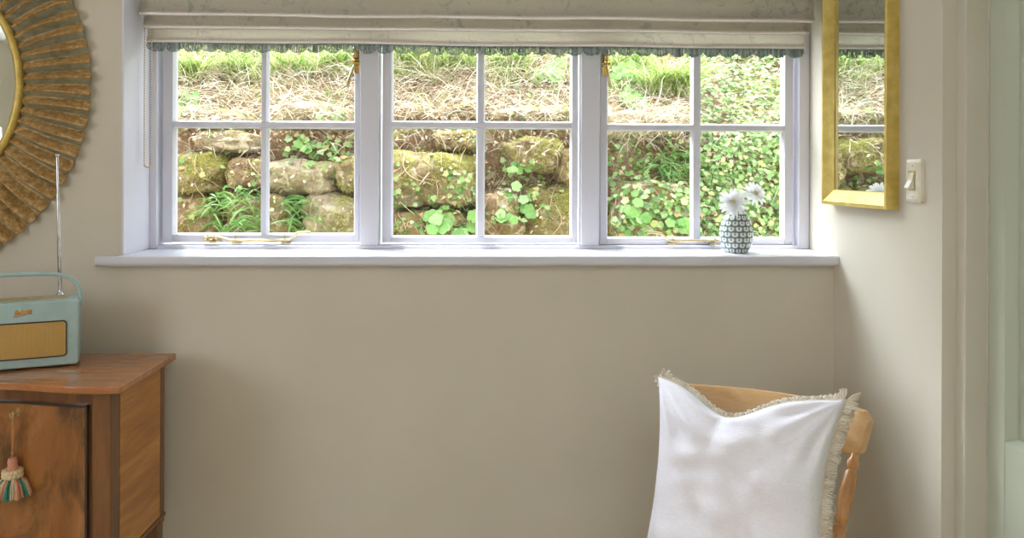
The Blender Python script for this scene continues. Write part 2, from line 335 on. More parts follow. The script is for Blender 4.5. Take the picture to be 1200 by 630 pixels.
# ------------------------------------------------------------------ window
win = struct(empty('window_1', (0, YW, SILL)))
def wobj(name, bm, mat, parent=win, **k):
    for v in bm.verts: v.co -= Vector((0, YW, SILL))
    return obj(name, bm, mat, parent, **k)
XL, XRI = xat(170.9, YW), WX1     # frame outer
xs = {}
YF = YW + .055; YS = YW + .022; YG = YW + .034   # frame depth, sash face, glass
ztop_frame = 1.885
zf_sill = SILL
zr = zat(286.6, YW)  # rebate level of frame sill
lights = [  # opening in frame (face edge), sash outer, glass left/right, muntin
    dict(o=(183.5, 421.8), s=(190.5, 420.8), g=(202.2, 415.5), m=(305.6, 311.8)),
    dict(o=(443.3, 681.0), s=(448, 677.2), g=(458.5, 670), m=(559.3, 566.8)),
    dict(o=(702.3, 936.3), s=(703.5, 929.5), g=(711.5, 919.5), m=(812.5, 820.8))]
bm = bmesh.new()
ox = [(xat(l['o'][0], YW), xat(l['o'][1], YW)) for l in lights]
zfs = zat(287.6, YW)
zft = 1.845
box(bm, XL, ox[0][0], YW, YW + .11, SILL, zft + .04); box(bm, ox[2][1], XRI + .0, YW, YW + .11, SILL, zft + .04)
box(bm, ox[0][1], ox[1][0], YW, YW + .11, zfs - .0, zft); box(bm, ox[1][1], ox[2][0], YW, YW + .11, zfs, zft)
for a, b in ox: box(bm, a, b, YW + .0, YW + .11, zft, zft + .04)
for a, b in ((XL, XRI),): box(bm, ox[0][0], ox[2][1], YW + .001, YW + .11, SILL - .01, zfs)
wobj('window_frame', bm, M['white'], bevel=.0025)
bm = bmesh.new(); box(bm, WX0, XL + .001, YW, YW + .11, SILL, HEAD); box(bm, XL, XRI, YW + .002, YW + .11, zft + .04, HEAD); wobj('frame_packer', bm, M['white'])
# rebate faces: stops behind the sash
ymunt = zat(146.3, YS)
for i, l in enumerate(lights):
    YSF = YS
    a, b = xat(l['s'][0], YSF), xat(l['s'][1], YSF)
    g0, g1 = xat(l['g'][0], YS), xat(l['g'][1], YS)
    zb = zat((284, 284.3, 286.6)[i], YSF, (300, 560, 820)[i]); zg = zat((274.8, 277.8, 279.3)[i], YS, (300, 560, 820)[i])
    zmy = (145.9, 146.4, 149.6)[i]
    zm = zat(zmy, YSF, (300, 560, 820)[i])
    zt = zft - .004; zgt = zm + (zm - zg)
    if zgt > zt - .02: zgt = zt - .02
    sash = empty('casement'); sash.parent = win; sash.location = ((a + b) / 2, 0, 0)
    def sobj(name, bm, mat, **k):
        for v in bm.verts: v.co -= Vector(((a + b) / 2, YW, SILL))
        return obj(name, bm, mat, sash, **k)
    bm = bmesh.new()
    TH = YSF + .042
    box(bm, a, g0, YSF, TH, zb, zt); box(bm, g1, b, YSF, TH, zb, zt); box(bm, g0, g1, YSF, TH, zb, zg); box(bm, g0, g1, YSF, TH, zgt, zt)
    m0, m1 = xat(l['m'][0], YSF), xat(l['m'][1], YSF)
    mh = .0085
    box(bm, g0, g1, YSF + .001, TH, zm - mh, zm + mh)
    for c0, c1 in ((zg, zm - mh), (zm + mh, zgt)): box(bm, m0, m1, YSF + .001, TH, c0, c1)
    so = sobj('sash_frame', bm, M['white'], bevel=.0022)
    # panes
    for (p0, p1) in ((g0, m0), (m1, g1)):
        for (c0, c1) in ((zg, zm - mh), (zm + mh, zgt)):
            bm = bmesh.new(); box(bm, p0 - .004, p1 + .004, YG + .004, YG + .007, c0 - .004, c1 + .004); sobj('glass_pane', bm, M['glass'])
            bm = bmesh.new()  # chamfer sloping from the bar face down to the glass
            e_ = .0035; ya, yb_ = YSF + .003, YG + .003
            o_ = [(p0, c0), (p1, c0), (p1, c1), (p0, c1)]; i_ = [(p0 + e_, c0 + e_), (p1 - e_, c0 + e_), (p1 - e_, c1 - e_ * .6), (p0 + e_, c1 - e_ * .6)]
            A_ = [bm.verts.new((x, ya, z)) for x, z in o_]; B_ = [bm.verts.new((x, yb_, z)) for x, z in i_]; C_ = [bm.verts.new((x, yb_ + .012, z)) for x, z in i_]; D_ = [bm.verts.new((x, yb_ + .012, z)) for x, z in o_]
            for P_, Q_ in ((A_, B_), (B_, C_), (C_, D_), (D_, A_)):
                for k_ in range(4): bm.faces.new((P_[k_], P_[(k_ + 1) % 4], Q_[(k_ + 1) % 4], Q_[k_]))
            sobj('glazing_bead', bm, M['white'])
    # brass furniture
    if i in (0, 2):
        sgn = 1 if i == 0 else -1
        fx_ = xat(416.8 if i == 0 else 709.2, YSF); zc = zat(68, YSF, 417)
        fa = empty('casement_fastener'); fa.parent = sash; fa.location = (fx_ - (a + b) / 2, YSF - YW, zc - SILL)
        S = 1 / 400
        bm = bmesh.new(); prism(bm, rrect(.014, .080, .004, 6, sgn * .003, -.006), -.0045, 0, 'y'); obj('backplate', bm, M['brass'], fa)
        bm = bmesh.new()
        lathe(bm, [(.002, 0), (.009, .001), (.0095, .006), (.006, .009), (.009, .012), (.010, .02), (.0068, .024), (.008, .028), (.0085, .036), (.005, .041), (.001, .042)], 16, Matrix.Translation((0, -.014, -.012)))
        obj('pivot_boss', bm, M['brass'], fa, smooth=True)
        bm = bmesh.new(); tube(bm, [(sgn * .012, -.012, -.012), (0, -.016, -.018), (-sgn * .012, -.014, -.012)], [.005, .007, .004], 10)
        obj('lever_hub', bm, M['brass'], fa, smooth=True)
        bm = bmesh.new()
        L = [(0, -.018, -.018), (-sgn * .005, -.030, -.036), (-sgn * .011, -.036, -.058), (-sgn * .018, -.040, -.086), (-sgn * .0185, -.0405, -.089)] if i == 0 else [(0, -.018, -.014), (.001, -.03, -.03), (.004, -.036, -.052), (.009, -.04, -.082), (.009, -.04, -.085)]
        tube(bm, L, [.004, .004, .0055, .0078, .006], 12, flat=.7); obj('lever', bm, M['agedbrass'], fa, smooth=True)
        # stay along the bottom rail
        st = empty('casement_stay'); st.parent = sash; st.location = (0 - (a + b) / 2, YSF - YW, -SILL)
        z0 = zat(279.8 if i == 0 else 280.7, YSF)
        def X(p): return xat(p, YSF)
        if i == 0:
            bar = [(X(259), -.018, z0 + .006), (X(264), -.019, z0 + .004), (X(272), -.02, z0 - .003), (X(300), -.02, z0 - .003), (X(341), -.02, z0 - .002), (X(347), -.024, z0 + .010), (X(352), -.03, z0 + .020), (X(360), -.034, z0 + .021), (X(367), -.036, z0 + .0215)]
            pins = (X(278.5), X(336)); hub = X(248)
        else:
            bar = [(X(848), -.02, z0 - .000), (X(820), -.02, z0 - .001), (X(785), -.02, z0 - .002), (X(779), -.022, z0 + .006), (X(772), -.03, z0 + .021), (X(765), -.034, z0 + .024), (X(755), -.036, z0 + .025)]
            pins = (X(787), X(836)); hub = X(857)
        bm = bmesh.new(); tube(bm, bar, [.0038] * len(bar), 10); obj('stay_bar', bm, M['agedbrass'], st, smooth=True)
        bm = bmesh.new(); hx = hub
        sph(bm, (hx - .012 * 1, -.012, z0 + .002), .007); sph(bm, (hx + .004, -.014, z0 + .003), .009); sph(bm, (hx + .02, -.016, z0 + .004), .007)
        box(bm, hx - .02, hx + .028, -.006, 0, z0 - .01, z0 + .012); box(bm, hx, hx + .014, -.02, -.004, z0 - .012, z0 - .006); obj('pivot_bracket', bm, M['agedbrass'], st, smooth=True)
        for pxx in pins:
            bm = bmesh.new(); box(bm, pxx - .014, pxx + .014, -.013, 0.0, z0 - .014, z0 - .0105); tube(bm, [(pxx, -.02, z0 - .011), (pxx, -.02, z0 + .012)], .0022, 8); sph(bm, (pxx, -.02, z0 + .012), .003)
            obj('stay_peg', bm, M['agedbrass'], st, smooth=True)
# sill board with rounded nose
YN = -.036
sx0, sx1 = xat(111, YN, 305), WX1 - .0005
bm = bmesh.new(); prof = [(YW + .02, SILL)]
for k in range(6):
    a = PI / 2 + PI / 2 * k / 5; prof.append((YN + .004 + .004 * math.cos(a), SILL - .004 + .004 * math.sin(a)))
for k in range(6):
    a = PI + PI / 2 * k / 5; prof.append((YN + .010 + .010 * math.cos(a), SILL - .017 + .010 * math.sin(a)))
prof += [(YN + .010, SILL - .027), (-.0, SILL - .027), (YW + .02, SILL - .027)]
for v in prof: pass
prism(bm, prof, WX0 + .0, sx1, 'x')
prism(bm, [(y, z) for y, z in prof if y <= .0005] , sx0, WX0, 'x')
struct(obj('window_sill', bm, M['white'], smooth=True))

# ------------------------------------------------------------------ roman blind
blind = tag(empty('roman_blind', (0, .1, 1.9)), 'off-white printed linen roman blind pulled up over the three-part window', 'window blind')
def fold(bm, pxl, pxr, y, zprev, ztl, ztr, amp=.004, thick=.006, ret=.012, seed=0):
    n = 60; x0, x1 = xat(pxl, y), xat(pxr, y)
    rows = []
    for i in range(n + 1):
        u = i / n; x = x0 + (x1 - x0) * u; zb = ztl + (ztr - ztl) * u + amp * noise.noise(Vector((u * 5, seed, 0)))
        w = .004 * noise.noise(Vector((u * 7, seed + 3, 1)))
        zt = zprev
        pr = [(y + .006, zt), (y + w, zt), (y + w, (zt + zb) / 2 + .01), (y + w * .5 - .001, zb + .018), (y - .007, zb + .010), (y - .009, zb + .005), (y - .004, zb), (y + .004, zb - .001), (y + .008, zb + .004), (y + .009, zb + .02)]
        rows.append([bm.verts.new((x, a - .1, b - 1.9)) for a, b in pr])
    for A, B in zip(rows, rows[1:]):
        for k in range(len(A) - 1): bm.faces.new((A[k], B[k], B[k + 1], A[k + 1]))
    for A in (rows[0], rows[-1]): bm.faces.new(A)
y1, y2, y3 = .062, .086, .108
def zp(px, py, y): return Py(px, py, y).z
for (l, r, y, pl, pr_, zt, nm) in ((163.5, 953, y1, 17, 26.5, HEAD - .002, 'front_drop'), (168, 947, y2, 32.5, 40, 1.80, 'middle_fold'), (172.5, 941, y3, 49.5, 57.5, 1.775, 'hem_fold')):
    bm = bmesh.new(); fold(bm, l, r, y, zt, zp(l, pl, y), zp(r, pr_, y), seed=r); fo = obj(nm, bm, M['linen'], blind, smooth='all')
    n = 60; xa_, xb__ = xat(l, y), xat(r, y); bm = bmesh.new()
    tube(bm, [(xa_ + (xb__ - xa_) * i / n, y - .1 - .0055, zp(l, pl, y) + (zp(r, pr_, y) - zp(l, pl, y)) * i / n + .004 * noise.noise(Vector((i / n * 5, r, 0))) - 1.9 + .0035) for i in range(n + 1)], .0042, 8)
    obj('fold_backlight', bm, M['foldlight'], fo, smooth='all')['label'] = 'pale strip painted as backlight along the fold'  # backlight at the fold bottom, put into a pale strip
# headrail
bm = bmesh.new(); box(bm, WX0 + .03, WX1 - .04, -.025 + .01, .03, -.025 + HEAD - 1.9 - .01, HEAD - 1.9 - .008); obj('headrail', bm, M['white'], blind)
# scalloped fringe
x0, x1 = xat(172.5, y3), xat(941, y3); nsc = 38
bm = bmesh.new()
def hemz(x):
    u = (x - x0) / (x1 - x0); return zp(172.5, 49.5, y3) + (zp(941, 57.5, y3) - zp(172.5, 49.5, y3)) * u + .004 * noise.noise(Vector((u * 5, 941, 0)))
tape = []
for k in range(121):
    x = x0 + (x1 - x0) * k / 120; tape.append((x, y3 - .1 - .001, hemz(x) - 1.9 + .001))
tube(bm, tape, .0038, 6)
rr = random.Random(3)
for s_ in range(nsc):
    for k in range(14):
        t = (k + .5) / 14; x = x0 + (x1 - x0) * (s_ + t) / nsc
        d = .004 + .022 * math.sqrt(max(0, 1 - (2 * t - 1) ** 2)) + rr.uniform(-.0015, .0025)
        z = hemz(x) - 1.9; ox_ = rr.uniform(-.0015, .0015); yy = y3 - .1 + rr.uniform(-.003, .002)
        fan = (t - .5) * .006
        pts = [(x - .0008, yy, z), (x - .0016 + ox_ + fan * .5, yy - .001, z - d * .5), (x + fan - .001, yy - .001, z - d * .93), (x + fan + .0006, yy, z - d), (x + .0016 + fan, yy + .001, z - d * .93), (x + .002 + ox_ + fan * .5, yy + .001, z - d * .5), (x + .0008, yy, z)]
        tube(bm, pts, .00125, 5, cap=False)
obj('scalloped_fringe', bm, M['fringe'], blind, smooth='all')
# bead chain, a loop at the left side
ch = empty('bead_chain'); ch.parent = blind
yc = .10
za, zb_ = 1.88, zat(192, yc, 172)
xa, xb = xat(169, yc), xat(177.3, yc)
pts = []; z = za
while z > zb_: pts.append((xa, z)); z -= .0072
rad = (xb - xa) / 2
for k in range(1, 8): a = PI + PI * k / 8; pts.append(((xa + xb) / 2 + rad * math.cos(a), zb_ + rad * math.sin(a)))
z = zb_
while z < za: pts.append((xb, z)); z += .0072
bm = bmesh.new()
for x, z in pts: bmesh.ops.create_icosphere(bm, subdivisions=1, radius=.0027, matrix=Matrix.Translation((x, yc - .1, z - 1.9)))
o = obj('beads', bm, M['cream'], ch, smooth='all', kind='stuff')
bm = bmesh.new(); tube(bm, [(x, yc - .1, z - 1.9) for x, z in pts], .0008, 5); obj('chain_cord', bm, M['white'], ch)

# ------------------------------------------------------------------ door on the right
door = struct(empty('door_1', (WX1, YE, 0)))
def dob(name, bm, mat, par=door, **k):
    for v in bm.verts: v.co -= Vector((WX1, YE, 0))
    return obj(name, bm, mat, par, **k)
def cross(px, X): return Px(px, 300, X).y
Xa = Py(1120, 300, YE - .0).x; yb = cross(1131, Xa); Xc = Py(1155.5, 300, yb).x
bm = bmesh.new()
def jamb(bm, s):
    yA, yB = (YE, yb) if s > 0 else (YD1, YD1 + (YE - yb))
    box(bm, Xa, WX1 + .2, min(yA, yB), max(yA, yB), 0, 2.06) 
box(bm, Xa, WX1 + .16, yb, YE, 0, 2.06)
box(bm, Xa, WX1 + .16, YD1, YD1 + (YE - yb), 0, 2.06)
box(bm, Xa, WX1 + .16, YD1 + (YE - yb), yb, 2.03, 2.06)
dob('door_frame', bm, M['jamb'], bevel=.002)
bm = bmesh.new(); yb2 = yb - .0
Xd = Xc + .002
box(bm, Xd, Xd + .10, yb - .004, yb + .012, 0, 2.03) ; dob('door_stop', bm, M['jamb'], bevel=.001)
# leaf: stiles, rails, recessed glazed panel
ys0 = yb - .006; sw = abs(cross(1178, Xd) - ys0)
yl = YD1 + (YE - yb) + .004
zrec = Px(1180, 519, Xd).z
bm = bmesh.new()
sw = max(sw, .05)
box(bm, Xd, Xd + .044, ys0 - sw, ys0, .005, 2.025); box(bm, Xd, Xd + .044, yl, yl + .1, .005, 2.025)
box(bm, Xd, Xd + .044, yl + .1, ys0 - sw, .005, zrec); box(bm, Xd, Xd + .044, yl + .1, ys0 - sw, 1.93, 2.025)
leaf = dob('door_leaf', bm, M['green'], bevel=.002)
bm = bmesh.new()
# chamfered mouldings round the recess
y_a, y_b = yl + .1, ys0 - sw
def mould(bm, d=.016, w=.007):
    out = [(y_a, zrec), (y_b, zrec), (y_b, 1.93), (y_a, 1.93)]; inn = [(y_a + w, zrec + w), (y_b - w, zrec + w), (y_b - w, 1.93 - w), (y_a + w, 1.93 - w)]
    A = [bm.verts.new((Xd + .001, y, z)) for y, z in out]; B = [bm.verts.new((Xd + .022, y, z)) for y, z in inn]; Cc = [bm.verts.new((Xd + .03, y, z)) for y, z in inn]
    for k in range(4):
        j = (k + 1) % 4; bm.faces.new((A[k], A[j], B[j], B[k])); bm.faces.new((B[k], B[j], Cc[j], Cc[k]))
mould(bm); dob('door_moulding', bm, M['green'], leaf).location = (0, 0, 0)
bm = bmesh.new(); box(bm, Xd + .026, Xd + .030, y_a, y_b, zrec, 1.93); dob('door_panel', bm, M['green'], leaf)
bm = bmesh.new(); zc = 1.02; yh = yl + .05
lathe(bm, [(.022, 0), (.022, .004), (.009, .006), (.008, .03), (.02, .036), (.026, .048), (.022, .06), (.001, .064)], 24, Matrix.Translation((Xd, yh, zc)) @ Matrix.Rotation(-PI / 2, 4, 'Y'))
dob('door_handle', bm, M['brass'], leaf, smooth=True)

# ------------------------------------------------------------------ sunburst mirror
mc = Py(-126, 97, -.02); mir = tag(empty('sunburst_mirror', (mc.x, 0, mc.z)), 'round carved sunburst mirror with gold and verdigris rays, hung left of the window', 'mirror')
SC = (mc - CAM).dot(FW) / F
RO, RI = 227 * SC, 154 * SC
NR = 76
bm = bmesh.new(); gl_ = bm.verts.layers.float.new('gild')
SUB = [(0.0, .0, .40), (.10, .22, .05), (.24, .66, .08), (.36, 1.0, .9), (.42, .98, 1.05), (.66, .55, .9), (.90, .06, .85)]  # phase, height, gild
NRAD = 9
rings = []
for j in range(NRAD + 1):
    t = j / NRAD; ring = []
    for k in range(NR):
        jit = .012 * noise.noise(Vector((k * 3.1, t * 2, 0)))
        for (ph, h, g) in SUB:
            a = 2 * PI * (k + ph + jit * 8) / NR
            amp = .008 + .028 * math.sin(min(1, t * 1.15) * PI * .5)
            if t > .6: amp *= 1 - .3 * (t - .6) / .4
            dome = .013 + .012 * math.sin(t * PI) - .007 * t
            # scalloped rim
            r = RI * .94 + (RO - RI * .94) * t
            if t > .85: r += (t - .85) / .15 * (.012 * math.sin(PI * ph) - .006) + (.002 * noise.noise(Vector((k * 1.7, 9, 0))) if t == 1 else 0)
            v = bm.verts.new((r * math.cos(a), -(dome + amp * h), r * math.sin(a))); v[gl_] = g; ring.append(v)
    rings.append(ring)
back = []
n = len(rings[0])
for A, B in zip(rings, rings[1:]):
    for k in range(n): bm.faces.new((A[k], A[(k + 1) % n], B[(k + 1) % n], B[k]))
bk = []
for v in rings[-1]:
    q = bm.verts.new((v.co.x * .985, -.004, v.co.z * .985)); q[gl_] = .3; bk.append(q)
for k in range(n): bm.faces.new((rings[-1][k], rings[-1][(k + 1) % n], bk[(k + 1) % n], bk[k]))
bm.faces.new(bk)
obj('carved_rays', bm, M['rays'], mir, recalc=True)
bm = bmesh.new()
prof = []
for k in range(13):
    a = 2 * PI * k / 12; prof.append((152 * SC - .0105 + .0105 * math.cos(a), .026 + .0115 * math.sin(a)))
def tor(bm, prof, seg=96):
    rg = [[bm.verts.new((r * math.cos(2 * PI * k / seg), -y, r * math.sin(2 * PI * k / seg))) for k in range(seg)] for r, y in prof[:-1]]
    for i in range(len(rg)):
        A, B = rg[i], rg[(i + 1) % len(rg)]
        for k in range(seg): bm.faces.new((A[k], A[(k + 1) % seg], B[(k + 1) % seg], B[k]))
tor(bm, prof); obj('inner_rim', bm, M['gilt'], mir, smooth='all')
bm = bmesh.new(); rg = []
for r, y in ((0, .021), (RI * .80, .021), (RI * .93, .0165)):
    if r == 0: c0 = bm.verts.new((0, -y, 0)); continue
    rg.append([bm.verts.new((r * math.cos(2 * PI * k / 96), -y, r * math.sin(2 * PI * k / 96))) for k in range(96)])
for k in range(96):
    bm.faces.new((c0, rg[0][k], rg[0][(k + 1) % 96])); bm.faces.new((rg[0][k], rg[1][k], rg[1][(k + 1) % 96], rg[0][(k + 1) % 96]))
obj('mirror_glass', bm, M['mirror'], mir)

# ------------------------------------------------------------------ framed mirror on the right wall
FT = .032
XFm = WX1 - FT
yf0, yf1 = Px(1038, 200, XFm).y, Px(962.5, 200, XFm).y   # near, far
zb0 = Px(1038, 246.0, XFm).z
zt1 = 1.80
fm_ = tag(empty('wall_mirror', (WX1, (yf0 + yf1) / 2, zb0)), 'tall gold-framed mirror on the right wall, reflecting the window', 'mirror')
yi0, yi1 = Px(1036.5, 200, XFm).y, Px(976, 200, XFm).y
zi0 = Px(1036, 224, XFm).z
zt1 = 2.12
cy = (yf0 + yf1) / 2
fw = ((yf1 - yf0) - (yi1 - yi0)) / 2
bm = bmesh.new()
ow = yf1 - yf0; oh = zt1 - zb0; fw = .036
fwz = .040
secs = [(0, 0), (0, FT * .96), (.03, FT), (.22, FT), (.26, FT * .94), (.6, FT * .66), (.94, FT * .42), (1, FT * .40), (1, 0.004)]
loops = []
for (q, h) in secs:
    a, b = fw * q, fwz * q
    loops.append([bm.verts.new((-h, y, z)) for y, z in ((-ow / 2 + a, b), (ow / 2 - a, b), (ow / 2 - a, oh - b), (-ow / 2 + a, oh - b))])
for A, B in zip(loops, loops[1:]):
    for k in range(4): bm.faces.new((A[k], A[(k + 1) % 4], B[(k + 1) % 4], B[k]))
obj('gilt_frame', bm, M['gilt'], fm_)
bm = bmesh.new(); box(bm, -.010, -.006, -ow / 2 + fw - .002, ow / 2 - fw + .002, fwz - .002, oh - fwz + .002); obj('mirror_glass', bm, M['mirror'], fm_)
bm = bmesh.new(); box(bm, -.006, -.0005, -ow / 2 + .004, ow / 2 - .004, .004, oh - .004); obj('backing_board', bm, M['dark'], fm_)

# ------------------------------------------------------------------ light switch
yA, yB = Px(1079.5, 210, WX1 - .008).y, Px(1062, 210, WX1 - .008).y
zA, zB = Px(1070, 237, WX1 - .008).z, Px(1070, 186.5, WX1 - .008).z
sw_ = tag(empty('light_switch', (WX1, (yA + yB) / 2, (zA + zB) / 2)), 'small cream light switch beside the gold-framed mirror on the right wall', 'light switch')
w_, h_ = yB - yA, zB - zA
bm = bmesh.new(); 
A = [bm.verts.new((-.0004, y, z)) for y, z in rrect(w_, h_, .004)]; B = [bm.verts.new((-.008, y, z)) for y, z in rrect(w_, h_, .004)]; D = [bm.verts.new((-.011, y, z)) for y, z in rrect(w_ - .014, h_ - .014, .003)]
for P_, Q_ in ((A, B), (B, D)):
    for k in range(len(P_)): bm.faces.new((P_[k], P_[(k + 1) % len(P_)], Q_[(k + 1) % len(P_)], Q_[k]))
bm.faces.new(D); bm.faces.new(A[::-1]); obj('switch_plate', bm, M['plate'], sw_)
bm = bmesh.new(); prism(bm, rrect(.026, .044, .003), -.0125, -.0105, 'x'); obj('rocker_surround', bm, M['agedbrass'], sw_)
bm = bmesh.new(); prism(bm, [(-.017, .0005), (-.0125, .018), (-.0115, .018), (-.0115, -.018), (-.024, -.018), (-.0255, -.015)], -.0095, .0095, 'z')
for v in bm.verts:
    x, y, z = v.co; v.co = (x, z, y)
obj('rocker', bm, M['plate'], sw_, bevel=.0008)
for zz in (h_ / 2 - .014, -h_ / 2 + .014):
    bm = bmesh.new(); lathe(bm, [(.0028, 0), (.0028, .0006), (.0012, .0012)], 12, Matrix.Translation((-.0108, 0, zz)) @ Matrix.Rotation(-PI / 2, 4, 'Y'))
    obj('screw', bm, M['agedbrass'], sw_)

# ------------------------------------------------------------------ vase with two flowers
vb = Pz(862.5, 295.3, SILL); vs = F / (vb - CAM).dot(FW)
vase = tag(empty('bud_vase', (vb.x, vb.y, SILL)), 'small egg-shaped bud vase with white tulip pattern on grey-green, on window sill', 'vase')
H = 47.5 / vs; RW = 19.4 / vs
prof = [(.62 * RW, 0), (.72 * RW, .012 * H)]
for k in range(1, 20):
    t = k / 20; r = (.70 + .30 * math.sin(min(1, t / .42) * PI / 2)) if t < .42 else (.52 + .48 * math.cos((t - .42) / .58 * PI / 2) ** .85)
    prof.append((r * RW, t * H))
prof += [(.50 * RW, H * .985), (.50 * RW, H), (.44 * RW, H), (.42 * RW, H * .9), (.6 * RW, H * .7), (.01, H * .68)]
bm = bmesh.new(); lathe(bm, prof, 48, uvs=lambda u, z: (u * 13, z / H * 7.4 + .2)); obj('vase_body', bm, M['vase'], vase, smooth=True)
def flower(name, px, py, rpx, yy, tilt, label, seed):
    c = Py(px, py, yy); r = rpx / vs; rr = random.Random(seed)
    f = tag(empty(name, c), label, 'flower', 'white chrysanthemums in the vase')
    bm = bmesh.new(); base = Vector((vb.x - c.x, vb.y - c.y, SILL + H * .7 - c.z)); nd = (tilt).normalized()
    tube(bm, [base, base * .6 + Vector((0, 0, .01)), base * .25 - nd * .01, -nd * .006], .0018, 8); obj('stem', bm, M['fern'], f, smooth='all')
    bm = bmesh.new(); q = nd.to_track_quat('Z', 'Y').to_matrix()
    for ring, (n, el, L, w) in enumerate(((15, .08, 1.0, .105), (15, .34, .92, .10), (12, .66, .72, .095), (8, 1.05, .48, .07))):
        for k in range(n):
            a = 2 * PI * (k + ring * .5) / n + rr.uniform(-.12, .12); e = el + rr.uniform(-.12, .12); l = r * L * rr.uniform(.86, 1.08); ww = r * w
            d = Vector((math.cos(a) * math.cos(e), math.sin(a) * math.cos(e), math.sin(e))); sd = Vector((-math.sin(a), math.cos(a), 0)); nn = d.cross(sd)
            pr = []
            for t, wq, up in ((.08, .4, 0), (.35, .85, .03), (.65, 1, .03), (.88, .75, -.02), (1.0, .25, -.07)):
                cc = d * l * t + Vector((0, 0, up * r))
                pr.append([bm.verts.new(q @ (cc + sd * ww * wq)), bm.verts.new(q @ (cc - nn * ww * .25 * wq)), bm.verts.new(q @ (cc - sd * ww * wq))])
            for A, B in zip(pr, pr[1:]):
                for k2 in range(2): bm.faces.new((A[k2], A[k2 + 1], B[k2 + 1], B[k2]))
    obj('petals', bm, M['petal'], f, smooth='all')
    bm = bmesh.new(); sph(bm, q @ Vector((0, 0, r * .12)), r * .17, 12, 8); obj('flower_centre', bm, M['pistil'], f, smooth='all')
flower('chrysanthemum', 859, 237.5, 19, vb.y - .02, Vector((-.25, -.9, .35)), 'larger white chrysanthemum head in front, at the vase rim', 5)
flower('chrysanthemum', 884, 227, 16, vb.y + .01, Vector((.3, -.85, .5)), 'smaller white chrysanthemum head leaning right behind the other', 6)

# ------------------------------------------------------------------ cabinet
ZC = Pz(134, 453, .87).z
cf = Pz(134, 453, .87); cb = Pz(211.5, 413.5, .87)
print('cab', cf, cb)
XE = (cf.x + cb.x) / 2; YFr = cf.y; YBk = min(cb.y, -.004)
CW = 1.25; XM = XE - CW / 2
cab = tag(empty('sideboard', (XM, YBk, 0)), 'antique mahogany sideboard with serpentine front and flame veneer door, under sunburst mirror', 'cabinet')
def cobj(name, bm, mat, par=cab, **k):
    for v in bm.verts: v.co -= Vector((XM, YBk, 0))
    return obj(name, bm, mat, par, **k)
hw = CW / 2; ov = .021
def fy(x, off=0):   # serpentine front (distance of the front edge), x from the centre line
    t = min(1, abs(x) / (hw)); e = .085
    if abs(x) > hw - e: return YFr + off
    q = (hw - e - abs(x)) / (hw - e)
    return YFr + off + .042 * math.sin(min(1, q / .42) * PI / 2) ** 1.5 - (.11 * max(0, (q - .55) / .45) ** 1.3)
def slab(bm, x0, x1, yb_, off, z0, z1, n=40):
    poly = [(XM + x1, yb_), (XM + x0, yb_)] + [(XM + x0 + (x1 - x0) * k / n, fy(x0 + (x1 - x0) * k / n, off)) for k in range(n + 1)]
    prism(bm, poly, z0, z1)
TT = .0165
bm = bmesh.new(); slab(bm, -hw, hw, YBk, 0, .87 - TT, .87); cobj('cabinet_top', bm, M['mahogtop'], bevel=.0025)
bx = hw - ov - .008
z0b = Py(198, 604, YBk - .02).z
print('cab bottom', z0b)
yS = .021
bm = bmesh.new(); slab(bm, -bx + .03, bx - .03, YBk - .03, yS + .02, z0b, .87 - TT)
cobj('carcass', bm, M['mahog'])
for s_ in (1, -1):
    bm = bmesh.new(); a, b = XM + s_ * (bx - .03), XM + s_ * bx
    box(bm, min(a, b), max(a, b), YFr + yS + .05, YBk - .03, z0b, .87 - TT); cobj('side_panel', bm, M['mahogside'])
    bm = bmesh.new(); a, b = XM + s_ * (bx - .042), XM + s_ * (bx + .001)
    box(bm, min(a, b), max(a, b), YFr + yS - .001, YFr + yS + .05, z0b - .05, .87 - TT); cobj('corner_stile', bm, M['mahog'], bevel=.006)
    bm = bmesh.new(); box(bm, min(a, b), max(a, b), YBk - .03, YBk - .002, z0b - .02, .87 - TT); cobj('rear_stile', bm, M['mahog'], bevel=.002)
    for yy in (YFr + yS + .024, YBk - .024):
        bm = bmesh.new(); c_ = XM + s_ * (bx - .022)
        t0, t1 = .0205, .013
        A = [bm.verts.new((c_ + u * t1, yy + v * t1, 0)) for u, v in ((-1, -1), (1, -1), (1, 1), (-1, 1))]; B = [bm.verts.new((c_ + u * t0, yy + v * t0, z0b + .0)) for u, v in ((-1, -1), (1, -1), (1, 1), (-1, 1))]
        bm.faces.new(A[::-1]); bm.faces.new(B)
        for k in range(4): bm.faces.new((A[k], A[(k + 1) % 4], B[(k + 1) % 4], B[k]))
        cobj('leg', bm, M['mahog'], bevel=.002)
bm = bmesh.new(); slab(bm, -bx - .004, bx + .004, YBk - .0, yS - .004, z0b - .006, z0b + .004); cobj('bottom_moulding', bm, M['mahog'], bevel=.002)
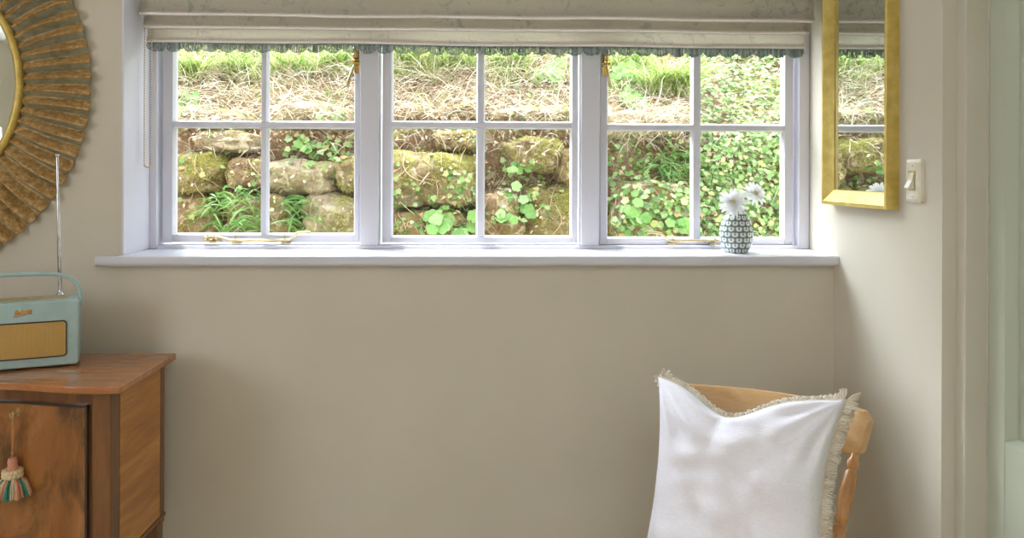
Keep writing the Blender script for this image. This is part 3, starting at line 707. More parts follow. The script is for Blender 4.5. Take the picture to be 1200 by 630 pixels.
# doors (curved panels following the front), the right one in view
zd1 = Py(60, 472.5, YFr + yS + .03).z; zd0 = z0b + .03
xr_ = Py(101, 520, YFr + yS + .005).x - XM
def curved(bm, x0, x1, o0, o1, z0, z1, n=24):
    f = [(XM + x0 + (x1 - x0) * k / n, fy(x0 + (x1 - x0) * k / n, o0)) for k in range(n + 1)]; b = [(XM + x0 + (x1 - x0) * k / n, fy(x0 + (x1 - x0) * k / n, o1)) for k in range(n + 1)]
    prism(bm, f + b[::-1], z0, z1)
xl_ = xr_ - .33
for (a, b, nm) in ((xl_, xr_, 'door'), (-xr_, -xl_, 'door')):
    bm = bmesh.new(); curved(bm, a + .004, b - .004, yS + .013, yS + .03, zd0 + .004, zd1 - .004); dd = cobj(nm, bm, M['flame'])
    bm = bmesh.new()
    for (u0, u1, w0, w1) in ((a, a + .005, zd0, zd1), (b - .005, b, zd0, zd1), (a, b, zd0, zd0 + .005), (a, b, zd1 - .005, zd1)): curved(bm, u0, u1, yS + .009, yS + .03, w0, w1)
    cobj('cock_bead', bm, M['ebony'], dd)
bm = bmesh.new(); curved(bm, -xl_ * 1 + .01 if False else -(xl_ - .03), xl_ - .03, yS + .010, yS + .03, zd0, zd1); cobj('drawer', bm, M['flame'])
# fluted right door frame area edges
kp = Py(19, 483, 0); kx = Px
# keyhole escutcheon on the right door
kxp = Py(19.5, 484, YFr + yS + .03)
ky = fy(kxp.x - XM, yS + .013); kpt = Py(19.5, 484, ky); ky = fy(kpt.x - XM, yS + .013); kpt = Py(19.5, 484, ky)
door_r = [o for o in bpy.data.objects if o.name.startswith('door') and o.parent == cab][0]
bm = bmesh.new(); prism(bm, [(kpt.x + .004 + a * .62, kpt.z + .003 + b) for a, b in [(.0085 * math.cos(t), .0105 * math.sin(t)) for t in [2 * PI * k / 20 for k in range(20)]]], ky - .0015, ky + .001, 'y'); cobj('escutcheon', bm, M['agedbrass'], door_r)
# key
key = tag(empty('key', (kpt.x, ky, kpt.z)), 'small brass key in the sideboard door lock, holding the tassel', 'key')
bm = bmesh.new(); tube(bm, [(.003, .012, .002), (.0, -.014, .001)], .0022, 10)
ringp = [(-.002 + .0075 * math.cos(t) * .8, -.016 - .0075 * math.cos(t) * .5, .001 + .0085 * math.sin(t)) for t in [2 * PI * k / 20 for k in range(21)]]
tube(bm, ringp, .0017, 8, cap=False); obj('key_bow', bm, M['agedbrass'], key, smooth='all')
# tassel
tcx = kpt.x + .0015; ty = ky - .018
S = (Vector((tcx, ty, .7)) - CAM).dot(FW) / F
def tz(py): return Py(20, py, ty).z
tas = tag(empty('tassel', (tcx, ty, tz(486))), 'pink, cream and teal tassel hanging on a tan cord from the cabinet key', 'tassel')
zz0 = tz(486)
bm = bmesh.new()
for o_ in (-.0012, .0012): tube(bm, [(o_ - .002, -.002, .006), (o_, 0, -.004), (o_ * 1.2, 0, tz(515) - zz0), (o_, 0, tz(538) - zz0)], .0016, 8)
sph(bm, (0, 0, tz(530) - zz0), .004); obj('tassel_cord', bm, M['cord'], tas, smooth='all')
bm = bmesh.new(); za_, zb2 = tz(536) - zz0, tz(552) - zz0
lathe(bm, [(.002, za_ + .001), (4.5 * S, za_ - .0005), (5.4 * S, za_ * .7 + zb2 * .3), (5 * S, za_ * .5 + zb2 * .5), (7 * S, zb2)], 24); obj('tassel_head', bm, M['pink'], tas, smooth=True)
bm = bmesh.new(); zc_ = tz(554) - zz0
for k in range(14):
    a = 2 * PI * k / 14
    for d_ in (0, 1): sph(bm, (8.6 * S * math.cos(a + d_ * .2), 8.6 * S * math.sin(a + d_ * .2), zc_ + (d_ - .5) * 4.5 * S), 3.2 * S, 8, 6)
obj('braided_collar', bm, M['cream'], tas, smooth='all')
for ci, cn in enumerate(('pink', 'teal', 'cream')):
    bm = bmesh.new(); rr = random.Random(ci)
    for k in range(18):
        if k % 3 != ci: continue
        for q in range(16):
            a = 2 * PI * (k + rr.random()) / 18 + .2; r0 = 7 * S * rr.uniform(.5, 1); r1 = 20.5 * S * rr.uniform(.7, 1.02); z1_ = tz(581) - zz0 + rr.uniform(-.003, .004) + .003 * (r1 / (20 * S)) ** 2
            p0 = (r0 * math.cos(a), r0 * math.sin(a), zc_ - 2 * S); p1 = ((r0 * .35 + r1 * .65) * math.cos(a), (r0 * .35 + r1 * .65) * math.sin(a), zc_ * .55 + z1_ * .45); p2 = (r1 * math.cos(a), r1 * math.sin(a), z1_)
            tube(bm, [p0, p1, p2], .0013, 5)
    obj('yarn_skirt', bm, M[cn], tas, smooth='all')['label'] = cn + ' yarn strands'

# ------------------------------------------------------------------ radio
p_r = Pz(92.5, 426, .874); p_l = Pz(0, 434, .874)
d_ = (p_l - p_r); d_.z = 0; L_ = d_.length
ang = math.atan2(-d_.y, -d_.x)
print('radio', p_r, p_l, math.degrees(ang))
RWd, RH, RD = .27, .0, .105
ztr = Py(90, 350.5, p_r.y).z; RH = ztr - .874
ux = Vector((math.cos(ang), math.sin(ang), 0)); uy = Vector((-math.sin(ang), math.cos(ang), 0))
rc = p_r - ux * (RWd / 2) + uy * (RD / 2)
rad_ = tag(empty('radio', (rc.x, rc.y, .87), ang), 'duck egg blue retro portable radio with gold speaker cloth, standing on the sideboard', 'radio')
def rlocal(px, py):   # onto the radio's front plane
    d = ray(px, py); n = uy; t = ((rc - uy * (RD / 2) - CAM).dot(n)) / d.dot(n); p = CAM + d * t - Vector((rc.x, rc.y, .87)); return Vector((p.dot(ux), p.dot(uy), p.z))
bm = bmesh.new(); prism(bm, rrect(RWd, RH, .010, 6, 0, .004 + RH / 2), -RD / 2, RD / 2, 'y'); obj('radio_case', bm, M['mint'], rad_, smooth=True, bevel=.004, seg=3)
for a in (-1, 1):
    for b in (-1, 1):
        bm = bmesh.new(); lathe(bm, [(.008, 0), (.0085, .003), (.007, .006)], 16, Matrix.Translation((a * (RWd / 2 - .03), b * (RD / 2 - .02), 0)))
        obj('foot', bm, M['dark'], rad_)
gr = rlocal(77, 376); gb = rlocal(77, 415.5)
gx1 = gr.x; gz1, gz0 = gr.z, gb.z; gx0 = -RWd / 2 + .022
gw, gh = gx1 - gx0, gz1 - gz0; gcx, gcz = (gx0 + gx1) / 2, (gz0 + gz1) / 2
bm = bmesh.new(); A = rrect(gw + .006, gh + .006, .009, 6, gcx, gcz); B = rrect(gw, gh, .007, 6, gcx, gcz)
va = [bm.verts.new((x, -RD / 2 - .0022, z)) for x, z in A]; vo = [bm.verts.new((x, -RD / 2 + .002, z)) for x, z in A]; vi = [bm.verts.new((x, -RD / 2 - .0012, z)) for x, z in B]; vd = [bm.verts.new((x, -RD / 2 + .0, z)) for x, z in B]
for P_, Q_ in ((vo, va), (va, vi), (vi, vd)):
    for k in range(len(P_)): bm.faces.new((P_[k], P_[(k + 1) % len(P_)], Q_[(k + 1) % len(P_)], Q_[k]))
obj('speaker_surround', bm, M['agedbrass'] if False else M['dark'], rad_)
bm = bmesh.new(); prism(bm, B, -RD / 2 - .0006, -RD / 2 + .002, 'y'); obj('speaker_grille', bm, M['grille'], rad_)
# brass badge lettering
t0, t1 = rlocal(16.5, 369.5), rlocal(39, 367.5)
cu = bpy.data.curves.new('badge', 'FONT'); cu.body = 'Roberts'; cu.size = 1; cu.shear = .45; cu.extrude = .03; cu.bevel_depth = .008; cu.offset = .018; cu.space_character = .86; cu.resolution_u = 3
to = bpy.data.objects.new('badge_tmp', cu); C.objects.link(to); bpy.context.view_layer.update()
me = bpy.data.meshes.new_from_object(to); wx = max(v.co.x for v in me.vertices) - min(v.co.x for v in me.vertices); bpy.data.objects.remove(to)
bm = bmesh.new(); bm.from_mesh(me); sc_ = (t1.x - t0.x) / wx; rt = math.radians(7)
xm = min(v.co.x for v in bm.verts)
for v in bm.verts:
    x, y, z = (v.co.x - xm) * sc_, v.co.y * sc_ * 1.25, v.co.z * sc_
    v.co = (t0.x + x * math.cos(rt) - y * math.sin(rt), -RD / 2 - .0008 - z, t0.z + x * math.sin(rt) + y * math.cos(rt))
# swash under the name
tube(bm, [(t0.x - .002, -RD / 2 - .001, t0.z - .004), (t0.x + .012, -RD / 2 - .0012, t0.z - .0015), (t0.x + .03, -RD / 2 - .001, t0.z + .002), (t1.x, -RD / 2 - .001, t1.z + .000)], [.0005, .0011, .0009, .0004], 6)
obj('badge', bm, M['brasstext'], rad_)
# top control plate, knobs, handle, aerial
ztop = .004 + RH
bm = bmesh.new(); prism(bm, rrect(RWd - .05, .05, .004, 4), ztop - .001, ztop + .0015); obj('control_panel', bm, M['agedbrass'], rad_, bevel=.0005)
for kx_ in (-.08, -.03, .02):
    bm = bmesh.new(); lathe(bm, [(.011, 0), (.011, .001), (.0085, .002), (.008, .003), (.006, .0035)], 24, Matrix.Translation((kx_, 0, ztop + .0012))); obj('control_knob', bm, M['agedbrass'], rad_, smooth=True)
hp = []
hr = RWd / 2 + .002
HA = zat(321, rc.y - .05) - .87 - ztop
top_z = rlocal(45, 322).z
for k in range(33):
    t = PI * k / 32; cx_, sx_ = math.cos(t), math.sin(t)
    x = hr * (abs(cx_) ** .55) * (1 if cx_ > 0 else -1); z = (ztop - .012) + (top_z - ztop + .012) * (sx_ ** .62)
    hp.append((x, 0 if False else -.02, z))
bm = bmesh.new(); tube(bm, hp, .0032, 10, flat=1.6); obj('carry_handle', bm, M['mint'], rad_, smooth='all')
for s_ in (-1, 1):
    bm = bmesh.new(); lathe(bm, [(.007, 0), (.007, .003), (.003, .005)], 16, Matrix.Translation((s_ * RWd / 2, -.02, ztop - .014)) @ Matrix.Rotation(s_ * PI / 2, 4, 'Y'))
    obj('handle_stud', bm, M['mint'], rad_)
# aerial
ab = rlocal(71, 348); ab.y = .02
d1 = ray(71, 348); base = rc + ux * 0 
# intersect with a vertical plane a little behind the case centre
def rpl(px, py, yy):
    d = ray(px, py); o_ = rc + uy * yy; t = ((o_ - CAM).dot(uy)) / d.dot(uy); p = CAM + d * t - Vector((rc.x, rc.y, .87)); return Vector((p.dot(ux), p.dot(uy), p.z))
a0, a1 = rpl(70.5, 346, .025), rpl(67, 182, .025)
a0.z = ztop + .001
bm = bmesh.new()
tube(bm, [a0, a0.lerp(a1, .4), a0.lerp(a1, .4001), a0.lerp(a1, .72), a0.lerp(a1, .7201), a1], [.0046, .0046, .0038, .0038, .0030, .0030], 12)
sph(bm, a1, .0052, 12, 8); obj('aerial', bm, M['chrome'], rad_, smooth=True)
bm = bmesh.new(); lathe(bm, [(.010, 0), (.010, .004), (.0065, .008), (.005, .014)], 20, Matrix.Translation((a0.x, a0.y, ztop))); obj('aerial_socket', bm, M['chrome'], rad_, smooth=True)

# ------------------------------------------------------------------ chair
CA = math.radians(34)
cd_ = Vector((math.cos(CA), -math.sin(CA), 0)); cfv = Vector((-math.sin(CA), -math.cos(CA), 0))
def wp(px, Z, X=None): return None
rr_end = Vector((.829, 1.72 - 2.226, 0))
railc = rr_end - cd_ * .212
seatc = railc + cfv * (.155 + .19)
chair = tag(empty('dining_chair', (seatc.x, seatc.y, 0), -CA), 'pine kitchen chair with curved top rail and turned posts, in the corner behind the cushion', 'chair')
# local: x along rail, -y front
yr = (railc - seatc).dot(-cfv)          # back of the chair in local +y
ZR1 = .836; RHt = .092; SAG = .05
bm = bmesh.new(); n = 36; secs_ = []
hwR = .215
for k in range(n + 1):
    u = -1 + 2 * k / n; x = hwR * u; y = yr + SAG * (1 - u * u) - .0
    e = max(0, (abs(u) - .93) / .07); cut = .5 - .5 * math.sqrt(max(0, 1 - e * e))
    zt_, zb_2 = ZR1 - .034 * cut, ZR1 - RHt + .014 * cut
    th = .0125
    tang = Vector((1, -2 * SAG * u / hwR, 0)).normalized(); nn = Vector((-tang.y, tang.x, 0))
    lean = .26
    c_t = Vector((x, y, zt_)); c_b = Vector((x * (1 - .07 * max(0, abs(u) - .5) * 2), y - (zt_ - zb_2) * lean, zb_2))
    ringv = []
    for (t, s2) in ((0, -.6), (0.08, -1), (.92, -1), (1, -.6), (1, .6), (.92, 1), (.08, 1), (0, .6)):
        p = c_t.lerp(c_b, t) + nn * th * s2; ringv.append(bm.verts.new(p))
    secs_.append(ringv)
for A, B in zip(secs_, secs_[1:]):
    for k in range(8): bm.faces.new((A[k], A[(k + 1) % 8], B[(k + 1) % 8], B[k]))
bm.faces.new(secs_[0]); bm.faces.new(secs_[-1][::-1])
obj('top_rail', bm, M['pine'], chair, smooth=True)
def turned(bm, p0, p1, prof, seg=16):
    p0, p1 = Vector(p0), Vector(p1); pts = [p0.lerp(p1, t) for t, r in prof]; tube(bm, pts, [r * .86 for t, r in prof], seg)
SEAT = .45
bm = bmesh.new(); sp_ = []
for k in range(48):
    a = 2 * PI * k / 48; c_, s_ = math.cos(a), math.sin(a); x = .205 * (abs(c_) ** .6) * (1 if c_ > 0 else -1) * (1 + .06 * -s_); y = .20 * (abs(s_) ** .6) * (1 if s_ > 0 else -1); sp_.append((x, y))
prism(bm, sp_, SEAT - .034, SEAT); obj('seat', bm, M['pine'], chair, smooth=True, bevel=.007)
post = [(0, .010), (.04, .012), (.08, .0095), (.10, .0145), (.13, .0145), (.15, .010), (.17, .0155), (.28, .0175), (.40, .014), (.43, .0165), (.455, .011), (.47, .0165), (.50, .0135), (.52, .017), (.70, .0195), (.88, .015), (.92, .019), (.95, .013), (1, .014)]
for s_ in (-1, 1):
    top = (s_ * .188, yr + SAG * (1 - (.188 / hwR) ** 2) - .020, ZR1 - .07); bot = (s_ * .145, .165, SEAT - .01)
    bm = bmesh.new(); turned(bm, top, bot, post); obj('back_post', bm, M['pineturn'], chair, smooth=True)
for k in range(4):
    x = -.105 + .07 * k; bm = bmesh.new()
    turned(bm, (x * 1.2, yr + SAG * (1 - (x * 1.2 / hwR) ** 2) - .02, ZR1 - .07), (x * .95, .165, SEAT - .01), [(0, .006), (.3, .008), (.5, .011), (.55, .0075), (.6, .011), (.75, .009), (1, .007)], 12); obj('spindle', bm, M['pineturn'], chair, smooth=True)
for sx_ in (-1, 1):
    for sy_ in (-1, 1):
        bm = bmesh.new(); turned(bm, (sx_ * .14, sy_ * .14, SEAT - .03), (sx_ * .19, sy_ * .2, 0), [(0, .014), (.1, .017), (.14, .012), (.18, .02), (.45, .021), (.5, .014), (.55, .02), (.7, .015), (.8, .019), (1, .013)]); obj('leg', bm, M['pineturn'], chair, smooth=True)
    bm = bmesh.new(); turned(bm, (sx_ * .168, -.172, .18), (sx_ * .168, .172, .18), [(0, .008), (.5, .013), (1, .008)]); obj('stretcher', bm, M['pineturn'], chair, smooth=True)
bm = bmesh.new(); turned(bm, (-.165, 0, .18), (.165, 0, .18), [(0, .008), (.5, .013), (1, .008)]); obj('stretcher', bm, M['pineturn'], chair, smooth=True)

# ------------------------------------------------------------------ cushion
TR = Vector((.749, 1.66 - 2.226, .880)); TL = Vector((.409, 1.889 - 2.226, .872))
cx_ax = (TR - TL); W = cx_ax.length; cx_ax.normalize()
down = Vector((0, 0, -1)) * .425 + cfv * .15; Hc = down.length; upv = -down.normalized()
nrm = cx_ax.cross(upv).normalized()      # towards the back or front
if nrm.dot(cfv) < 0: nrm = -nrm
upv = (upv - cx_ax * upv.dot(cx_ax)).normalized()
cc = (TL + TR) / 2 - upv * (Hc / 2)
cu_ = tag(empty('cushion', cc), 'white square linen cushion with cream fringe, propped on the pine chair', 'cushion')
mat_ = Matrix((cx_ax, upv, nrm)).transposed()
hw_, hh_ = W / 2, Hc / 2
def outline(u, v):
    x = hw_ * u * (1 - (.19 if u > 0 else .12) * (1 - v * v) * abs(u) ** 1.5); y = hh_ * v * (1 - .08 * (1 - u * u) * abs(v) ** 1.5)
    if v > 0: y -= .052 * math.exp(-((u + .17) / .42) ** 2) * v ** 3 * (1 - u ** 4)
    return x, y
def csurf(u, v, side):
    x, y = outline(u, v)
    T = .070 * ((1 - u ** 4) * (1 - v ** 4)) ** .55 * (.86 + .14 * (1 - u * u))
    if side > 0:
        # chop crease and puckers running from the corners
        T -= .018 * math.exp(-((u + .17 + .15 * (1 - v)) / .10) ** 2) * max(0, v) ** 1.6 * (1 - v ** 6)
        T += .007 * noise.noise(Vector((u * 3.2, v * 3.2, 2))) * (1 - u ** 4) * (1 - v ** 4) * 2
        r = noise.noise(Vector((u * 2 + v * 5, (v - u) * 1.3, 4))); T += .007 * r * (1 - v ** 6) * (1 - u ** 6)
        d = math.hypot(u - 1, v - 1); T += .0055 * math.sin(math.atan2(1 - v + .01, 1 - u + .01) * 14) * math.exp(-((d - .5) / .32) ** 2)
        d = math.hypot(u + 1, v - 1); T += .005 * math.sin(math.atan2(1 - v + .01, u + 1 + .01) * 12) * math.exp(-((d - .5) / .32) ** 2)
        T += .0026 * math.sin(v * 26 + 3 * noise.noise(Vector((u * 2, v, 0)))) * math.exp(-((u + .3) / .35) ** 2 - ((v - .15) / .35) ** 2)
    return mat_ @ Vector((x, y, side * T))
NG = 70; bm = bmesh.new(); g = {}
for side in (1, -1):
    for i in range(NG + 1):
        for j in range(NG + 1):
            edge = i in (0, NG) or j in (0, NG)
            if edge and side == -1: g[(-1, i, j)] = g[(1, i, j)]; continue
            u, v = -1 + 2 * i / NG, -1 + 2 * j / NG
            u = math.sin(u * PI / 2) * .35 + u * .65; v = math.sin(v * PI / 2) * .35 + v * .65
            g[(side, i, j)] = bm.verts.new(csurf(u, v, side))
    for i in range(NG):
        for j in range(NG):
            q = (g[(side, i, j)], g[(side, i + 1, j)], g[(side, i + 1, j + 1)], g[(side, i, j + 1)])
            bm.faces.new(q if side > 0 else q[::-1])
obj('cushion_cover', bm, M['cushion'], cu_, smooth='all')
# fringe: braid and loops round the seam
bm = bmesh.new(); rr = random.Random(5); per = []
for k in range(110): per.append((-1 + 2 * k / 110, 1, 0, 1))
for k in range(110): per.append((1, 1 - 2 * k / 110, 1, 0))
for k in range(110): per.append((1 - 2 * k / 110, -1, 0, -1))
for k in range(110): per.append((-1, -1 + 2 * k / 110, -1, 0))
pp = [Vector((*outline(u, v), -.004)) + (Vector((.004, 0, -.004)) if u == -1 else Vector()) for u, v, _, _ in per]
tube(bm, [mat_ @ p for p in pp] + [mat_ @ pp[0]], .0032, 6, cap=False)
for k, p in enumerate(pp):
    t = (pp[(k + 1) % len(pp)] - pp[k - 1]).normalized(); o_ = Vector((t.y, -t.x, 0)) * -1
    if o_.dot(p) < 0: o_ = -o_
    u, v = per[k][0], per[k][1]
    corner = max(0, (abs(u * v) - .86) / .14)
    for q in range(3):
        L = rr.uniform(.010, .018) + .006 * corner
        if v == 1: L *= .62 + .45 * corner
        if u == -1: L *= .35 + .65 * corner
        if u == 1: L *= 1.25
        side = t * rr.uniform(-.007, .007); zz = rr.uniform(-.012, .006)
        p0 = p + t * rr.uniform(-.003, .003) + Vector((0, 0, -.003)); tip = p0 + o_ * L + side + Vector((0, 0, zz - .004))
        w = t * rr.uniform(.0022, .004)
        tube(bm, [mat_ @ x for x in (p0, p0 + o_ * L * .55 + side * .4 + w + Vector((0, 0, zz * .3)), tip + w * .4, tip - w * .6 + o_ * .001, p0 + o_ * L * .5 + side * .3 - w + Vector((0, 0, zz * .4)), p0 + t * .001)], .00165, 5, cap=False)
obj('cushion_fringe', bm, M['yarn'], cu_, smooth='all')

# ================================================================== outdoors
def bank(x, z):
    """y of the bank face at height z"""
    n = noise.noise(Vector((x * 1.3, z * 1.6, 3))) * .07 + noise.noise(Vector((x * 4, z * 5, 8))) * .03 + noise.noise(Vector((x * 11, z * 12, 1))) * .012
    k = 1.52 + .05 * noise.noise(Vector((x * 1.1, 5, 0)))
    y = 1.36 + (z - 1) * .10 if z < k else 1.36 + (k - 1) * .10 + (z - k) * 1.15
    s_ = .06 * math.exp(-((z - k) / .05) ** 2) * 0
    return y + n + s_
bm = bmesh.new(); nx, nz = 220, 110; grid = []
for j in range(nz + 1):
    z = .2 + 2.3 * j / nz; grid.append([bm.verts.new((x, bank(x, z), z)) for x in [-3.4 + 6.8 * i / nx for i in range(nx + 1)]])
for A, B in zip(grid, grid[1:]):
    for i in range(nx): bm.faces.new((A[i], A[i + 1], B[i + 1], B[i]))
o = obj('earth_bank', bm, M['soil'], smooth='all', recalc=False); tag(o, 'brown earth bank of the sloping garden outside the window', 'bank', kind='structure')
bm = bmesh.new(); box(bm, -3.4, 3.4, YO, 1.6, .1, .2); box(bm, -3.4, 3.4, 2.4, 9, 2.3, 2.5); o = tag(obj('garden_ground', bm, M['lawn']), 'ground between the house and the bank and lawn above', 'ground', kind='structure')

def hit(px, py):
    d = ray(px, py); t0_, t1_ = (1.0 - CAM.y) / d.y, (3.4 - CAM.y) / d.y; t = t0_; st = (t1_ - t0_) / 160
    while t < t1_:
        p = CAM + d * t
        if p.y > bank(p.x, p.z): 
            return CAM + d * (t - st / 2)
        t += st
    return None
def nrm_at(x, z):
    e = .02; dx = (bank(x + e, z) - bank(x - e, z)) / (2 * e); dz = (bank(x, z + e) - bank(x, z - e)) / (2 * e); return Vector((dx, -1, dz)).normalized()

# --- boulders
def boulder(px0, py0, px1, py1, mat, label, seed, depth=.16, push=.02, rot=0, rough=.06):
    c = hit((px0 + px1) / 2, (py0 + py1) / 2)
    k = (c - CAM).dot(FW) / F; w, h = (px1 - px0) * k / 2 * .98, (py1 - py0) * k / 2 * .98
    bm = bmesh.new(); bmesh.ops.create_icosphere(bm, subdivisions=5, radius=1)
    for v in bm.verts:
        d = v.co.normalized(); n_ = Vector(d)
        # boxy superellipsoid
        q = (abs(d.x) ** 3.4 + abs(d.y) ** 3.4 + abs(d.z) ** 3.4) ** (-1 / 3.4)
        s1 = Vector((seed * 7.3, seed * 1.7, 0))
        dd = noise.noise(d * 1.4 + s1) * .26 + noise.noise(d * 3.2 + s1) * .11 + noise.noise(d * 8 + s1) * .045 + noise.noise(d * 20 + s1) * .018
        p = d * q * (1 + dd)
        v.co = Vector((p.x * w, p.y * depth, p.z * h))
    o = obj('boulder', bm, M[mat], smooth='all'); o.location = (c.x, c.y + push, c.z); o.rotation_euler = (0, math.radians(rot), 0)
    tag(o, label, 'rock', 'rocks in the garden bank'); return o
B = [
 (200, 180, 272, 226, 'st_moss', 'dark mossy boulder at left edge of the left casement, midway up lower pane'),
 (200, 226, 262, 282, 'st_brown', 'brown earthy boulder low in the far left window pane'),
 (232, 153, 308, 180, 'st_grey', 'flat pale grey slab just below the glazing bar, far left lower pane'),
 (272, 184, 322, 222, 'st_brown', 'small brown rock behind the vertical bar of the left casement'),
 (316, 187, 404, 228, 'st_grey', 'wide lichened boulder across middle of second lower pane from left'),
 (358, 226, 424, 282, 'st_grey', 'lichened rounded boulder low beside the first mullion'),
 (396, 182, 446, 226, 'st_moss', 'mossy rock behind the first mullion'),
 (322, 122, 420, 152, 'st_grey', 'pale flat rock above the glazing bar, left casement, right upper pane'),
 (206, 128, 300, 150, 'st_grey', 'low pale rock just above glazing bar in the far left upper pane'),
 (446, 178, 566, 238, 'st_moss', 'largest mossy boulder in the middle casement, left lower pane'),
 (448, 217, 506, 242, 'st_grey', 'dark grey wedge of stone beneath the largest mossy boulder'),
 (508, 152, 566, 177, 'st_moss', 'small mossy ledge stone above the largest boulder'),
 (462, 124, 512, 146, 'st_brown', 'small brown rock at the foot of dry grass, third upper pane'),
 (522, 120, 572, 146, 'st_moss', 'small moss-edged rock above the glazing bar beside the middle bar'),
 (592, 160, 660, 202, 'st_moss', 'mossy overhanging boulder in the middle casement, right lower pane'),
 (608, 214, 690, 284, 'st_moss', 'tall yellow-mossed boulder low beside the second mullion'),
 (648, 176, 704, 216, 'st_brown', 'brown rock at the second mullion beside the mossy overhang'),
 (560, 222, 612, 282, 'st_brown', 'brown boulder low behind the bar of the middle casement'),
 (568, 126, 668, 150, 'st_grey', 'long pale rock just above glazing bar, middle casement right pane'),
 (700, 128, 812, 162, 'st_grey', 'long pale ledge rock behind glazing bar of the right casement'),
 (462, 244, 560, 284, 'st_brown', 'low brown boulder at the bottom of the middle casement'),
 (270, 226, 352, 284, 'st_brown', 'shaded boulder behind the strap-leaved plants in left casement'),
 (708, 214, 804, 284, 'st_brown', 'earth-coloured boulder low in the right casement behind leaves'),
]
for k, b in enumerate(B): boulder(*b[:4], b[4], b[5], k + 1, rot=((k * 37) % 13) - 6, push=.035 if (b[3] - b[1]) < 30 else -.01, depth=.14)

# surface query with boulders included
from mathutils.bvhtree import BVHTree
bpy.context.view_layer.update()
vs_, fs_ = [], []
for o in list(bpy.data.objects):
    if o.name.startswith(('boulder', 'earth_bank')):
        off = len(vs_); mw = o.matrix_world; vs_ += [mw @ v.co for v in o.data.vertices]; fs_ += [[off + i for i in p.vertices] for p in o.data.polygons]
tree = BVHTree.FromPolygons(vs_, fs_)
def cast(px, py):
    d = ray(px, py).normalized(); o_ = CAM + d * ((.8 - CAM.y) / d.y); h = tree.ray_cast(o_, d)
    if h[0] is None: return None, None
    n = h[1]; 
    if n.dot(d) > 0: n = -n
    return h[0], n
def rnd_in(rr, rects):
    tot = sum((r[2] - r[0]) * (r[3] - r[1]) * r[4] for r in rects); t = rr.random() * tot
    for r in rects:
        t -= (r[2] - r[0]) * (r[3] - r[1]) * r[4]
        if t <= 0: return rr.uniform(r[0], r[2]), rr.uniform(r[1], r[3])
    return rr.uniform(rects[-1][0], rects[-1][2]), rr.uniform(rects[-1][1], rects[-1][3])
def frame(n, rr, spin=None):
    up = Vector((0, 0, 1)); a = up.cross(n)
    a = a.normalized() if a.length > 1e-4 else Vector((1, 0, 0)); b = n.cross(a).normalized(); t = rr.uniform(0, 2 * PI) if spin is None else spin
    return a * math.cos(t) + b * math.sin(t), b * math.cos(t) - a * math.sin(t)
IVY = [(0, 0), (.16, .06), (.42, .02), (.36, .26), (.56, .48), (.30, .56), (.18, .74), (0, .98), (-.18, .74), (-.30, .56), (-.56, .48), (-.36, .26), (-.42, .02), (-.16, .06)]
LOBE = []
for k in range(31):
    t = -PI * .42 + (2 * PI - PI * .16) * 0 + (PI + PI * .84) * k / 30
    r = .36 + .12 * abs(math.cos(2.5 * (t - PI / 2))) ** .6; LOBE.append((r * math.cos(t), .42 + r * math.sin(t)))
LOBE = [(0, .12)] + LOBE
def leaf(bm, p, n, a, b, size, shape, cup=.16, rr=random):
    c = bm.verts.new(p + b * size * .42 + n * size * -.04); vs = []
    fold_ = rr.uniform(-cup, cup)
    for x, y in shape: vs.append(bm.verts.new(p + a * x * size + b * y * size + n * size * (fold_ * (x * x) * 2 - .10 * (y - .3) ** 2)))
    for i in range(len(vs)): bm.faces.new((c, vs[i], vs[(i + 1) % len(vs)]))
def blade(bm, p, d0, L, w, bend, rr, seg=5):
    d = Vector(d0).normalized(); side = d.cross(Vector((rr.uniform(-1, 1), rr.uniform(-1, 1), rr.uniform(-.2, .2)))).normalized(); prev = None; q = Vector(p)
    for k in range(seg + 1):
        t = k / seg; ww = w * (1 - t ** 2) * (.6 + .4 * min(1, t * 3)) + w * .04
        A = bm.verts.new(q + side * ww); Bv = bm.verts.new(q - side * ww)
        if prev: bm.faces.new((prev[0], A, Bv, prev[1]))
        prev = (A, Bv); d = (d + bend * (1 / seg)).normalized(); q = q + d * (L / seg)

# --- ivy
rr = random.Random(21)
bm = bmesh.new()
def ivy(bm, n, rects, s0, s1, lift, shape, sky=.45, outn=.0):
    for _ in range(n):
        px, py = rnd_in(rr, rects); h, nn = cast(px, py)
        if h is None: continue
        nn = (nn + Vector((rr.uniform(-.6, .6), rr.uniform(-.7, .1), sky + rr.uniform(-.3, .6)))).normalized()
        if nn.y > 0: nn.y *= -.3; nn.normalize()
        a, b = frame(nn, rr); leaf(bm, h + Vector((0, -1, .25)) * rr.uniform(.0, lift), nn, a, b, rr.uniform(s0, s1), shape, rr=rr)
ivy(bm, 2600, [(810, 40, 1180, 285, .8), (935, 40, 1180, 285, .9)], .014, .032, .07, IVY)
ivy(bm, 2600, [(812, 45, 935, 285, 1)], .012, .028, .09, IVY)
ivy(bm, 400, [(700, 165, 815, 285, 1)], .014, .032, .05, IVY)
ivy(bm, 110, [(705, 215, 812, 280, 1)], .022, .04, .04, LOBE)
ivy(bm, 120, [(200, 110, 260, 145, 1), (330, 160, 412, 195, 1), (370, 120, 412, 145, 1)], .02, .04, .03, IVY)
ivy(bm, 130, [(455, 215, 560, 275, 1), (520, 200, 562, 250, 1.6)], .018, .034, .03, IVY)
ivy(bm, 90, [(585, 188, 640, 262, 1), (570, 100, 665, 138, .6)], .02, .034, .03, IVY)
ivy(bm, 150, [(200, 60, 700, 275, 1)], .016, .03, .02, IVY)
